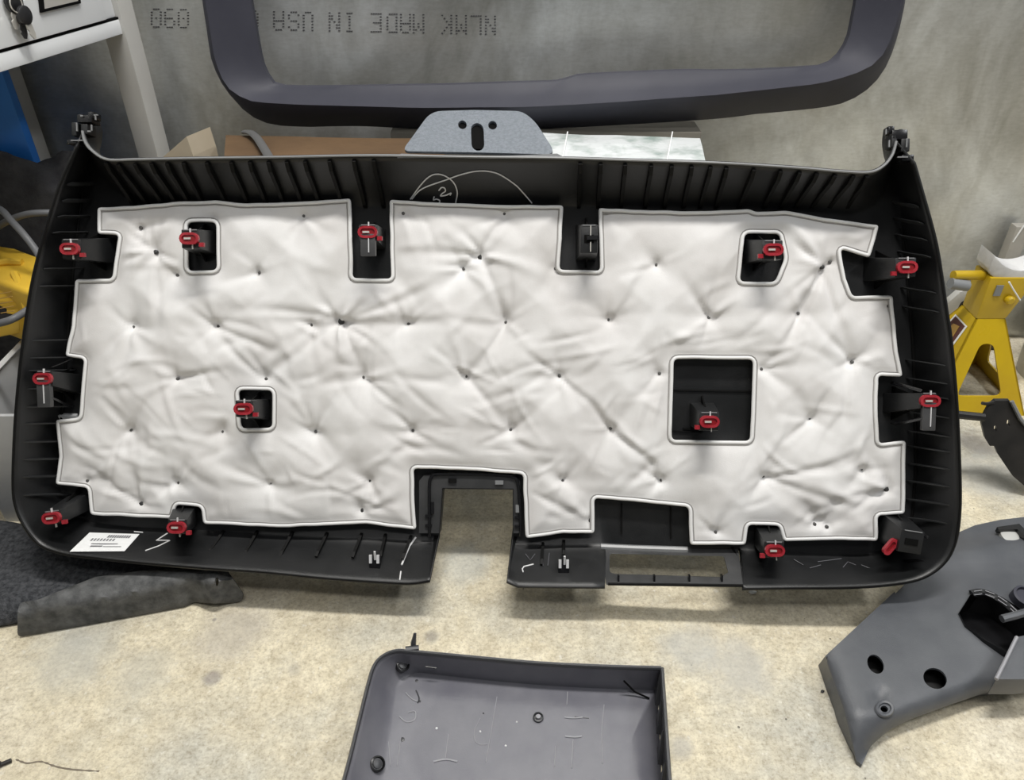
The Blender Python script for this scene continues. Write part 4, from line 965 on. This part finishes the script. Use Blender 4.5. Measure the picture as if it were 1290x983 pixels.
fo = np.array([(22, 802.5), (22, 769), (26, 759), (46, 756.5), (77, 744), (120, 727), (179, 719), (253, 716), (266, 707), (280, 707), (286, 719), (307, 749), (302, 758.5), (268.6, 760), (243, 758), (233, 764), (120, 785)], float)
fo2 = round_poly(fo, 5, 3)
def fheight(P):   # height above floor in terms of distance from the front edge (pixel space used only to shape the moulded ridge)
    low = segdist(P, np.array([(22, 802.5), (120, 785), (233, 764), (243, 760), (268, 764), (302, 759)]), closed=False)
    return 0.052 + 0.030 * np.clip(low / 34, 0, 1) ** .8
sl = circle((273, 733), 2.6, 5.5, 12)
P2, T2 = cdt(resample(fo2, 7), [sl], 7.0)
hh = fheight(P2) - .05
ridge = 0.010 * np.exp(-((P2[:, 0] - 268) / 14) ** 2) + 0.008 * np.exp(-(segdist(P2, np.array([(40, 758), (90, 744), (150, 731), (240, 722)]), closed=False) / 9) ** 2)
hole_d = -0.006 * np.exp(-(((P2[:, 0] - 38) ** 2 + (P2[:, 1] - 766) ** 2) / 30))
lowd = segdist(P2, np.array([(22, 802.5), (120, 785), (233, 764), (243, 760), (268, 764), (302, 759)]), closed=False)
lift = 0.004 + np.clip(lowd / 30, 0, 1) * 0.042
Zs = lift + ridge + hole_d
V3 = [onZ(p[0], p[1], z_) for p, z_ in zip(P2, Zs)]
V, F = sheet(V3, T2, (0, .002, -.0035))
V = [(p[0], p[1], max(p[2], 0.0005)) for p in V]
tag(mk('rubber_flap', V, F, M['felt'], smooth=True, autosmooth=60), 'dusty dark grey moulded rubber flap lying in front of the carpet mat', 'rubber trim')

# ------------------------------------------------------------------ tray at the bottom
def trz(u, v, z): return onZ(u, v, z)
TZ0, TZ1 = 0.004, 0.048
tray = thing('plastic_tray', 'shallow grey plastic cover lying open side up on the concrete at the bottom', 'plastic cover', (*onZ(640, 960)[:2], 0))
rim = [(405, 1085), (420, 1030), (438, 966), (452, 910), (465, 858), (472, 838), (482, 827), (498, 820.5), (520, 821.5), (600, 829), (680, 836), (760, 840), (833, 842)]
bas = [(470, 1085), (478, 1030), (486, 966), (494, 915), (500, 872), (505, 860), (513, 852), (528, 848), (545, 849.5), (610, 857), (690, 864), (765, 868), (828, 870)]
RA = catmull([list(trz(a[0], a[1], TZ1)[:2]) + list(trz(b[0], b[1], TZ0)[:2]) for a, b in zip(rim, bas)], 5)
V = []; F = []; nt_ = 7
for r in RA:
    for k in range(nt_ + 1):
        t = k / nt_; q = r[:2] * (1 - t) + r[2:] * t; V.append((q[0], q[1], TZ0 + (TZ1 - TZ0) * (1 - t) ** 1.5))
n = len(RA)
for i in range(n - 1):
    for k in range(nt_): F.append((i * (nt_ + 1) + k, (i + 1) * (nt_ + 1) + k, (i + 1) * (nt_ + 1) + k + 1, i * (nt_ + 1) + k + 1))
br = list(trz(838, 1085, TZ0)[:2]); inn = [list(r[2:]) for r in RA] + [br]
P2, T2 = cdt(np.array(inn), [], .05)
k0 = len(V); V += [(p[0], p[1], TZ0) for p in P2]; F += [tuple(t + k0) for t in T2]
ts = mk('tray_shell', V, F, M['traygrey'], tray, smooth=True, weld=True, autosmooth=60)
if sum((p.normal for p in ts.data.polygons), Vector()).z < 0: ts.data.flip_normals()
md = ts.modifiers.new('thickness', 'SOLIDIFY'); md.thickness = .003; md.offset = -1
MB().tube([(r[0], r[1], TZ1) for r in RA], .0022, 6).build('tray_rim', M['traydark'], tray, smooth=True)
# right end wall with gussets
a = trz(833, 842, TZ1); b = trz(849, 1085, TZ1); a0_ = trz(829, 868, TZ0); b0_ = trz(840, 1085, TZ0)
MB().hexa([a0_, b0_, b0_ + np.array([.003, 0, 0]), a0_ + np.array([.003, 0, 0])], [a, b, b + np.array([.003, 0, 0]), a + np.array([.003, 0, 0])]).build('end_wall', M['traydark'], tray)
MB().tube([a + np.array([.001, 0, 0]), b + np.array([.001, 0, 0])], .0024, 6).build('tray_rim', M['traydark'], tray, smooth=True)
for v in (884, 920, 958, 1000):
    p = trz(830 + (v - 868) * .05, v, TZ0); q = p + np.array([.004, .012, TZ1 - TZ0 - .006]); w = p + np.array([-.010, .006, 0])
    MB().prism([p + np.array([0, -.006, 0]), p + np.array([.002, .012, 0]), q], (-.006, .001, 0)).build('gusset', M['traydark'], tray)
MB().tube([trz(786, 858, .030), trz(800, 872, .012), trz(818, 880, .006)], .0012, 5).build('wire', M['gap'], tray, smooth=True)
for (u, v, z, ru, nm) in ((507, 838, .022, .0085, 'boss'), (475, 963, .014, .0085, 'boss'), (678, 905, TZ0, .0062, 'boss')):
    c = trz(u, v, z); ax_ = np.array([0, 0, 1.0]) if u == 678 else np.array([.45, -.25, .8])
    bo = MB().lathe(c, ax_, [(ru, -.004), (ru, .003), (ru * .8, .0034), (ru * .72, .0012)], 18).build(nm, M['traydark'] if u == 678 else M['blackgloss'], tray, smooth=True)
    if u == 678: MB().lathe(c, ax_, [(ru * .5, .001), (ru * .45, .004), (ru * .2, .0045)], 12).build('boss_core', M['scuff'], bo, smooth=True)
    else: MB().lathe(c + ax_ * .001, ax_, [(ru * .6, .0), (ru * .6, .0015), (ru * .3, .002)], 12).build('boss_core', M['traydark'], bo, smooth=True)
c = trz(521, 820, TZ1); MB().tube([c + np.array([-.002, .006, -.014]), c + np.array([-.001, .010, .002]), c + np.array([.001, .016, .012])], [.0035, .0034, .0018], 8).build('stud', M['traydark'], tray, smooth=True)
MB().tube([c + np.array([-.010, .002, -.001]), c + np.array([.006, .004, -.001])], .004, 8).build('stud_base', M['traydark'], tray, smooth=True)
for pts, r, m in (([(605, 905), (598, 920), (598, 932), (604, 938), (614, 938)], .0005, 'scuff'), ([(626, 878), (620, 915), (612, 960)], .0005, 'scuff'), ([(761, 888), (758, 925), (759, 962)], .0006, 'scuff'), ([(711, 904), (723, 905), (734, 904)], .0010, 'scuff'), ([(712, 928), (724, 929), (733, 928)], .0012, 'scuff'),
                  ([(722, 932), (720, 968)], .0007, 'scuff'), ([(715, 872), (714, 888)], .0006, 'scuff'), ([(511, 873), (519, 881), (526, 884)], .0008, 'scuff'), ([(524, 870), (528, 880), (526, 886)], .0008, 'traydark'), ([(503, 903), (512, 910), (522, 907), (523, 897), (514, 898)], .0008, 'scuff'), ([(546, 960), (562, 957), (576, 960)], .0012, 'scuff'),
                  ([(565, 925), (561, 955)], .0005, 'scuff'), ([(700, 940), (698, 966)], .0005, 'scuff'), ([(489, 932), (492, 965)], .0005, 'scuff'), ([(505, 930), (500, 965)], .0005, 'scuff'), ([(724, 903), (742, 905)], .0007, 'traydark'), ([(536, 840), (550, 842)], .0010, 'blackgloss')):
    zz_ = .030 if m == 'blackgloss' else TZ0 + .0004
    MB().tube([trz(*p, zz_) for p in catmull(pts, 4)], r, 5).build('scratch', M[m], tray)
for (u, v, r) in ((525, 858, .0018), (507, 932, .0026), (550, 918, .0014), (605, 922, .0012), (637, 940, .0012), (651, 910, .001), (609, 899, .001), (529, 884, .0014)):
    m = 'traydark' if u in (525, 507, 529, 609) else 'chalk'
    MB().lathe(trz(u, v, TZ0), (0, 0, 1), [(r, -.001), (r, .0006), (r * .4, .001)], 10).build('speck', M[m], tray)

# ------------------------------------------------------------------ pillar trim bottom right
PZ = 0.050
po = [(1040.5, 829), (1085, 788), (1128, 748), (1170, 706), (1205, 672), (1228, 662), (1260, 655), (1320, 648), (1400, 652), (1420, 760), (1400, 838), (1330, 860), (1290, 866), (1240, 872), (1205, 884), (1150, 904), (1120, 919), (1097, 939), (1085, 966), (1081, 968), (1072, 925), (1062, 888), (1052, 862)]
po2 = resample(round_poly(po, 6, 3), 9)
def pz(P):
    e = segdist(P, po2); front = segdist(P, np.array([(1081, 968), (1097, 939), (1120, 919), (1150, 904), (1205, 884), (1240, 872), (1290, 866), (1400, 840)], float), closed=False)
    left = segdist(P, np.array([(1040, 829), (1052, 862), (1062, 888), (1072, 925), (1081, 968)], float), closed=False)
    z = 0.044 - 0.018 * np.exp(-front / 12) - 0.010 * np.exp(-left / 14)
    z += 0.012 * np.exp(-((P[:, 0] - 1240) / 60) ** 2 - ((P[:, 1] - 770) / 50) ** 2)
    z -= 0.006 * np.exp(-((P[:, 0] - 1108) / 9) ** 2 - ((P[:, 1] - 876) / 8) ** 2)
    z += 0.010 * np.exp(-(np.minimum(np.abs((P[:, 1] - 705) - (P[:, 0] - 1165) * -0.15), 60) / 16) ** 2) * (P[:, 0] > 1140)
    z -= 0.020 * np.clip((P[:, 1] - 900) / 70, 0, 1)
    return z
ph = [circle((1103, 837), 9.5, 13, 18, -.55), circle((1178, 855), 15.5, 12.5, 20, .5), circle((1114, 893.5), 5, 4, 12, .3),
      np.array([(1208, 772), (1222, 750), (1236, 744), (1262, 752), (1290, 770), (1310, 790), (1300, 815), (1268, 822), (1240, 806), (1216, 788)], float)]
P2, T2 = cdt(po2, ph, 8.0)
V3 = np.array([onZ(p[0], p[1], z_) for p, z_ in zip(P2, pz(P2))])
V, F = sheet(V3, T2, (0, 0, -.003))
pil = thing('pillar_trim', 'grey plastic car pillar trim piece lying under the lower right corner of the panel', 'car trim', (*onZ(1180, 800)[:2], 0))
mk('trim_shell', V, F, M['pillargrey'], pil, smooth=True, autosmooth=55)
MB().prism([np.array([*onZ(u, v, .022)[:2], .018]) for u, v in ((1072, 838), (1110, 800), (1200, 812), (1215, 862), (1130, 892), (1092, 905))], (0, 0, -.004)).build('hole_shade_sheet', M['blackrubber'], pil)  # dark sheet added under the holes for the shade inside the trim
# folded-down front and left edges
def skirt(P, name, drop):
    P = resample(np.array(P, float), 8, closed=False); zt = pz(P); T_ = [onZ(p[0], p[1], z_ - .001) for p, z_ in zip(P, zt)]
    Bt = [np.array([t[0] + .002, t[1] + .010, max(t[2] - drop, 0.0005)]) for t in T_]; Bb = [b + np.array([0, .003, 0]) for b in Bt]; Tb = [t + np.array([0, .003, 0]) for t in T_]
    n = len(P); mb = MB(); mb.add(T_ + Bt + Bb + Tb, [f for i in range(n - 1) for f in ((i, i + 1, n + i + 1, n + i), (n + i, n + i + 1, 2 * n + i + 1, 2 * n + i), (2 * n + i, 2 * n + i + 1, 3 * n + i + 1, 3 * n + i), (3 * n + i, 3 * n + i + 1, i + 1, i))])
    mb.build(name, M['pillargrey'], pil, smooth=True)
skirt([(1081, 968), (1085, 966), (1097, 939), (1120, 919), (1150, 904), (1205, 884), (1240, 872), (1290, 866), (1330, 860), (1400, 838)], 'front_edge', .05)
skirt([(1041, 829), (1052, 862), (1062, 888), (1072, 925), (1081, 968)], 'left_edge', .05)
skirt([(1128, 748), (1085, 788), (1041, 829)], 'rear_edge', .05)
# screw boss around the small hole
MB().tube([onZ(1114 + 10 * math.cos(a), 893.5 + 8.5 * math.sin(a), float(pz(np.array([[1114 + 10 * math.cos(a), 893.5 + 8.5 * math.sin(a)]]))[0]) + .0005) for a in np.linspace(0, 2 * math.pi, 22)[:-1]], .0022, 6, closed=True).build('screw_boss', M['pillargrey'], pil, smooth=True)
# dark belt pocket below the opening and the slotted ring
pcn = [onZ(u, v, .056) for u, v in ph[3]]; pcb = [np.array([p[0], p[1] + .004, .012]) for p in pcn]; n = len(pcn)
MB().add(pcn + pcb, [(i, (i + 1) % n, n + (i + 1) % n, n + i) for i in range(n)] + [tuple(range(n, 2 * n))]).build('belt_pocket', M['blackgloss'], pil)
arcp = [(1224, 748), (1238, 746), (1254, 752), (1270, 763), (1284, 776)]
AP = catmull(arcp, 4); MB().tube([onZ(p[0], p[1], .058) for p in AP], .0055, 6, ry=.5).build('slot_ring', M['blackgloss'], pil)
for i in range(4):
    for o in (-2.6, 2.0):
        a = AP[i * 4] * .86 + AP[i * 4 + 4] * .14; b = AP[i * 4] * .14 + AP[i * 4 + 4] * .86
        MB().tube([onZ(a[0] + 1, a[1] + o, .0615), onZ(b[0] + 1, b[1] + o, .0615)], .0006, 4).build('slot_line', M['scuff'], pil)
# upper recess and screw hole plug
MB().lathe(onZ(1272, 675, .052), (0, -.2, 1), [(.012, -.006), (.012, .001), (.009, .002), (.003, .0025)], 20).build('plug', M['whitebucket'], pil, smooth=True)
MB().prism([onZ(u, v, .060) for u, v in ((1256, 664), (1284, 660), (1300, 676), (1300, 684), (1282, 667), (1258, 667))], (0, 0, -.008)).build('recess_edge', M['blackgloss'], pil)
# raised handle-like piece at the right edge
MB().prism([onZ(u, v, .070) for u, v in ((1281, 802), (1300, 798), (1330, 810), (1330, 850), (1290, 856), (1255, 856))], (0, 0, -.030)).build('side_wing', M['pillargrey'], pil, bevel=.002)
MB().tube([onZ(1255, 856, .071), onZ(1268, 830, .072), onZ(1281, 803, .072)], .0022, 6).build('wing_edge', M['scuff'], pil, smooth=True)
MB().tube([onZ(1262, 780, .068), onZ(1278, 776, .070), onZ(1305, 768, .070)], .005, 8).build('wing_bar', M['pillargrey'], pil, smooth=True)
MB().lathe(onZ(1290, 752, .060), (0, -.2, 1), [(.014, -.01), (.014, .004), (.011, .005), (.010, .001)], 20).build('round_cup', M['framegrey'], pil, smooth=True)

# ------------------------------------------------------------------ jack stand at the right
f0_ = onZ(1168, 524); f1_ = onZ(1291, 524); jw = f1_[0] - f0_[0]; jx = (f0_[0] + f1_[0]) / 2; jy0 = f0_[1]; jy = jy0 + jw * .5
ZW = 0.165; tw_ = 0.026
jk = thing('jack_stand', 'yellow steel jack stand with white saddle beside the right edge of the panel', 'jack stand', (jx, jy, 0))
def face(ang, name):
    c, s = math.cos(ang), math.sin(ang)
    hb = jw / 2
    def w(x, z): # x across the face, z height
        t = z / ZW; o = hb * (1 - t) + tw_ * t
        lx, ly = x, -o; return np.array([jx + lx * c - ly * s, jy + lx * s + ly * c, z])
    def hx(z): t = z / ZW; return hb * (1 - t) + tw_ * t
    out = np.array([(-hb, 0), (hb, 0), (tw_, ZW), (-tw_, ZW)], float)
    hol = round_poly(np.array([(-hb * .46, .034), (hb * .46, .034), (hb * .13, .124), (-hb * .13, .124)]), .012, 4)
    P2, T2 = cdt(resample(out, .015), [resample(hol, .01)], .02)
    V3 = np.array([w(p[0], p[1]) for p in P2]); inw = np.array([-s * -1, c, 0]) * .003; inw = np.array([-(-s), 0, 0]) * 0 + np.array([-s, c, 0]) * .003
    V, F = sheet(V3, T2, inw); return mk(name, V, F, M['yellowpaint'], jk), w
fw, wf = face(0, 'leg_plate'); lf_, wlft = face(-math.pi / 2, 'leg_plate'); face(math.pi / 2, 'leg_plate'); face(math.pi, 'leg_plate')
q = [(-1, -1), (1, -1), (1, 1), (-1, 1)]
MB().hexa([np.array([jx + tw_ * a, jy + tw_ * b, ZW]) for a, b in q], [np.array([jx + .012 + (tw_ + .014) * a, jy + tw_ * b, .245]) for a, b in q]).build('column', M['yellowpaint'], jk, bevel=.003)
MB().tube([(jx - .012, jy, .235), (jx - .035, jy - .005, .240), (jx - .085, jy - .012, .243)], .0085, 10).build('lever', M['yellowpaint'], jk, smooth=True)
MB().tube([(jx - .058, jy - .018, .226), (jx - .090, jy - .020, .232)], .0095, 10).build('lever_grip', M['greyrubber'], jk, smooth=True)
sp = []
for k in range(13):
    t = -1 + 2 * k / 12; sp.append((jx + .020 + t * .055, .258 + .028 * t * t))
mb = MB(); V = []; F = []
for x, z_ in sp:
    for dy, dz in ((-.024, 0), (.024, 0), (.022, -.034 + .2 * (z_ - .258)), (-.022, -.034 + .2 * (z_ - .258))): V.append((x, jy + dy, z_ + dz))
for i in range(12):
    for j in range(4): F.append((i * 4 + j, i * 4 + (j + 1) % 4, i * 4 + 4 + (j + 1) % 4, i * 4 + 4 + j))
F += [(3, 2, 1, 0), (48, 49, 50, 51)]
mb.add(V, F).build('saddle', M['whitecast'], jk, bevel=.004)
MB().lathe((jx + .016, jy - tw_ - .001, .205), (0, -1, 0), [(.008, 0), (.008, .006), (.005, .009)], 14).build('pivot_bolt', M['yellowpaint'], jk, smooth=True)
MB().tube([(jx + .002, jy - tw_ - .004, .240), (jx + .012, jy - tw_ - .006, .228), (jx + .034, jy - tw_ - .004, .205)], .0016, 6).build('cord', M['paper'], jk, smooth=True)
MB().box((jx - .008, jy - tw_ - .0015, .222), (.006, 0, 0), (0, .0008, 0), (0, 0, .010)).build('latch_mark', M['greyrubber'], jk)
# sticker on the left leg face
def onL(x, z, o=.0012): p = wlft(x, z); return p + np.array([-1, 0, 0]) * o
sb = MB().prism([onL(x, z_) for x, z_ in ((-.030, .062), (.030, .062), (.022, .148), (-.022, .148))], (-.0006, 0, 0)).build('warning_sticker', M['paper'], jk)
MB().prism([onL(x, z_, .002) for x, z_ in ((-.021, .112), (.021, .112), (.018, .146), (-.018, .146))], (-.0004, 0, 0)).build('sticker_panel', M['sticker_dark'], sb)
MB().prism([onL(x, z_, .0026) for x, z_ in ((-.012, .118), (.012, .118), (.008, .140), (-.009, .136))], (-.0004, 0, 0)).build('sticker_panel', M['sticker_gold'], sb)
V, Fm = text_mesh('2 JACK\nSTAND', .013)
Vw = [onL(-.020 + v[0] * .75, .098 + v[1], .0026) for v in V]; mk('sticker_text', Vw, Fm, M['ink'], sb)

# black bracket in front of the stand
def onB(u, v):
    return onplane(u, v, (0, .90, 0), np.array([0.0, 1.0, -.42]))
bk = [(1246, 512), (1254, 505), (1272, 505), (1283, 527), (1290, 537), (1330, 545), (1330, 640), (1290, 612), (1276, 600), (1257, 572), (1253, 562), (1247, 562), (1241, 552), (1237, 535), (1238, 527)]
br_ = thing('metal_bracket', 'black stamped metal bracket standing in front of the jack stand', 'bracket', (onB(1285, 600)[0], onB(1285, 600)[1], max(onB(1285, 600)[2], 0)))
ohole = [np.array(circle((1254, 540), 1.8, 4, 10, -.1)), np.array(circle((1270.5, 533), 2, 4.4, 10, -.1))]
P2, T2 = cdt(resample(np.array(bk, float), 8), ohole, 10)
V, F = sheet([onB(*p) for p in P2], T2, (0, .006, 0)); V = [(p[0], p[1], max(p[2], .0005)) for p in V]; mk('plate', V, F, M['blackmetal'], br_)
MB().tube([onB(1272, 505) + np.array([0, -.004, .002]), onB(1283, 527) + np.array([0, -.004, .002]), onB(1292, 538) + np.array([0, -.004, .002])], .003, 6).build('flange', M['rimgrey'], br_, smooth=True)
MB().tube([onB(1252, 507), onB(1243, 509), onB(1237, 508)], .0026, 6).build('hook', M['blackmetal'], br_, smooth=True)
MB().tube([onB(1206, 527) + np.array([0, .01, 0]), onB(1240, 526)], .0065, 8).build('rod', M['blackmetal'], br_, smooth=True)

# white moulded part and black tyre-like part behind the stand, ladder at the wall
wp0 = [onY(u, v, 1.325) for u, v in ((1190, 395), (1196, 380), (1210, 368), (1226, 362), (1240, 366), (1240, 376), (1224, 374), (1211, 382), (1204, 396), (1202, 420), (1206, 440), (1196, 445), (1188, 420))]
MB().prism(wp0, (0, .016, 0)).build('fender_liner', M['whitebucket'], bevel=.004)
tag(bpy.data.objects['fender_liner'], 'off-white curved plastic moulding behind the jack stand lever', 'plastic part')
o_ = bpy.data.objects['fender_liner']
tp_ = [onY(u, v, 1.343) for u, v in ((1203, 400), (1208, 385), (1222, 376), (1240, 374), (1246, 420), (1248, 470), (1200, 470))]
tp_ = [np.array([p[0], p[1], max(p[2], 0)]) for p in tp_]
MB().prism(tp_, (0, .015, 0)).build('rubber_part', M['blackrubber'], bevel=.004)
tag(bpy.data.objects['rubber_part'], 'black rubber part on the floor behind the yellow jack stand', 'rubber part')
# white container right of stand
cw = onZ(1296, 486); MB().lathe((cw[0] + .065, cw[1] + .035, 0), (0, 0, 1), [(.062, 0), (.064, .01), (.074, .17), (.078, .172), (.078, .18), (.072, .18)], 28).build('bucket', M['whitebucket'], smooth=True)
tag(bpy.data.objects['bucket'], 'off-white bucket at the right edge behind the jack stand', 'bucket')
ld = thing('ladder', 'dull grey metal ladder foot leaning on the wall at the right edge', 'ladder', (onY(1285, 330, 1.33)[0] + .02, 1.33, 0))
l0 = onY(1264, 330, 1.362); l1 = onY(1281, 286, 1.366); dv = (l1 - l0)
s0 = l0 - dv * (l0[2] / dv[2]); s1 = l0 + dv * 1.0
rl = np.array([.028, 0, 0]); bk_ = np.array([0, .026, 0])
MB().hexa([s0, s0 + rl, s0 + rl + bk_, s0 + bk_], [s1, s1 + rl, s1 + rl + bk_ * .8, s1 + bk_ * .8]).build('ladder_rail', M['ladder'], ld, bevel=.002)
for t in (.25, .62):
    MB().lathe(s0 * (1 - t) + s1 * t + rl * .5 + np.array([0, -.001, 0]), (0, -1, 0), [(.005, 0), (.005, .001), (.003, .0015)], 10).build('rivet', M['gap'], ld)
MB().box(s0 * .45 + s1 * .55 + rl + np.array([.06, .01, 0]), (.062, 0, 0), (0, .010, 0), (0, 0, .014)).build('ladder_rung', M['ladder'], ld, bevel=.002)
MB().hexa([s0 + rl * 4.6, s0 + rl * 5.6, s0 + rl * 5.6 + bk_, s0 + rl * 4.6 + bk_], [s1 + rl * 4.6, s1 + rl * 5.6, s1 + rl * 5.6 + bk_ * .8, s1 + rl * 4.6 + bk_ * .8]).build('ladder_rail', M['ladder'], ld, bevel=.002)
MB().tube([s1 + rl * .1 + np.array([0, -.001, -.03]), s1 + np.array([.012, -.001, .004])], .0016, 6).build('rail_edge', M['paper'], ld)

MB().tube([onZ(u, v, -.0003) for u, v in catmull([(20, 957), (34, 962), (52, 960), (70, 966), (92, 970), (125, 972)], 5)], [.0006 + .0009 * abs(math.sin(k * 1.7)) for k in range(26)], 5).build('floor_crack', M['crack'], fl)
# small loose bits on the concrete
bb = onZ(8, 963)
bo = thing('bolt', 'small dark bolt lying on the concrete in the lower left corner', 'bolt', bb)
MB().tube([bb + np.array([-.004, -.002, .0025]), bb + np.array([.005, .003, .0025])], .0025, 8).build('shank', M['blackmetal'], bo, smooth=True)
MB().lathe(bb + np.array([-.006, -.003, .0037]), (20, 12, 0), [(.0036, 0), (.0036, .002), (.003, .003)], 6).build('head', M['blackmetal'], bo)
for u, v, r, m, lab in ((948, 747, .004, 'paper', 'tiny white chip on the floor just below the panel edge'), (1036, 872, .0022, 'blackmetal', 'tiny black pebble left of the grey pillar trim')):
    c = onZ(u, v); bm = bmesh.new(); bmesh.ops.create_icosphere(bm, subdivisions=1, radius=r)
    V = [(c[0] + vv.co.x * 1.3 + random.uniform(-.3, .3) * r, c[1] + vv.co.y + random.uniform(-.3, .3) * r, max(0, vv.co.z * .6 + r * .5)) for vv in bm.verts]; F = [tuple(x.index for x in f.verts) for f in bm.faces]; bm.free()
    tag(mk('debris_chip', V, F, M[m]), lab, 'debris')
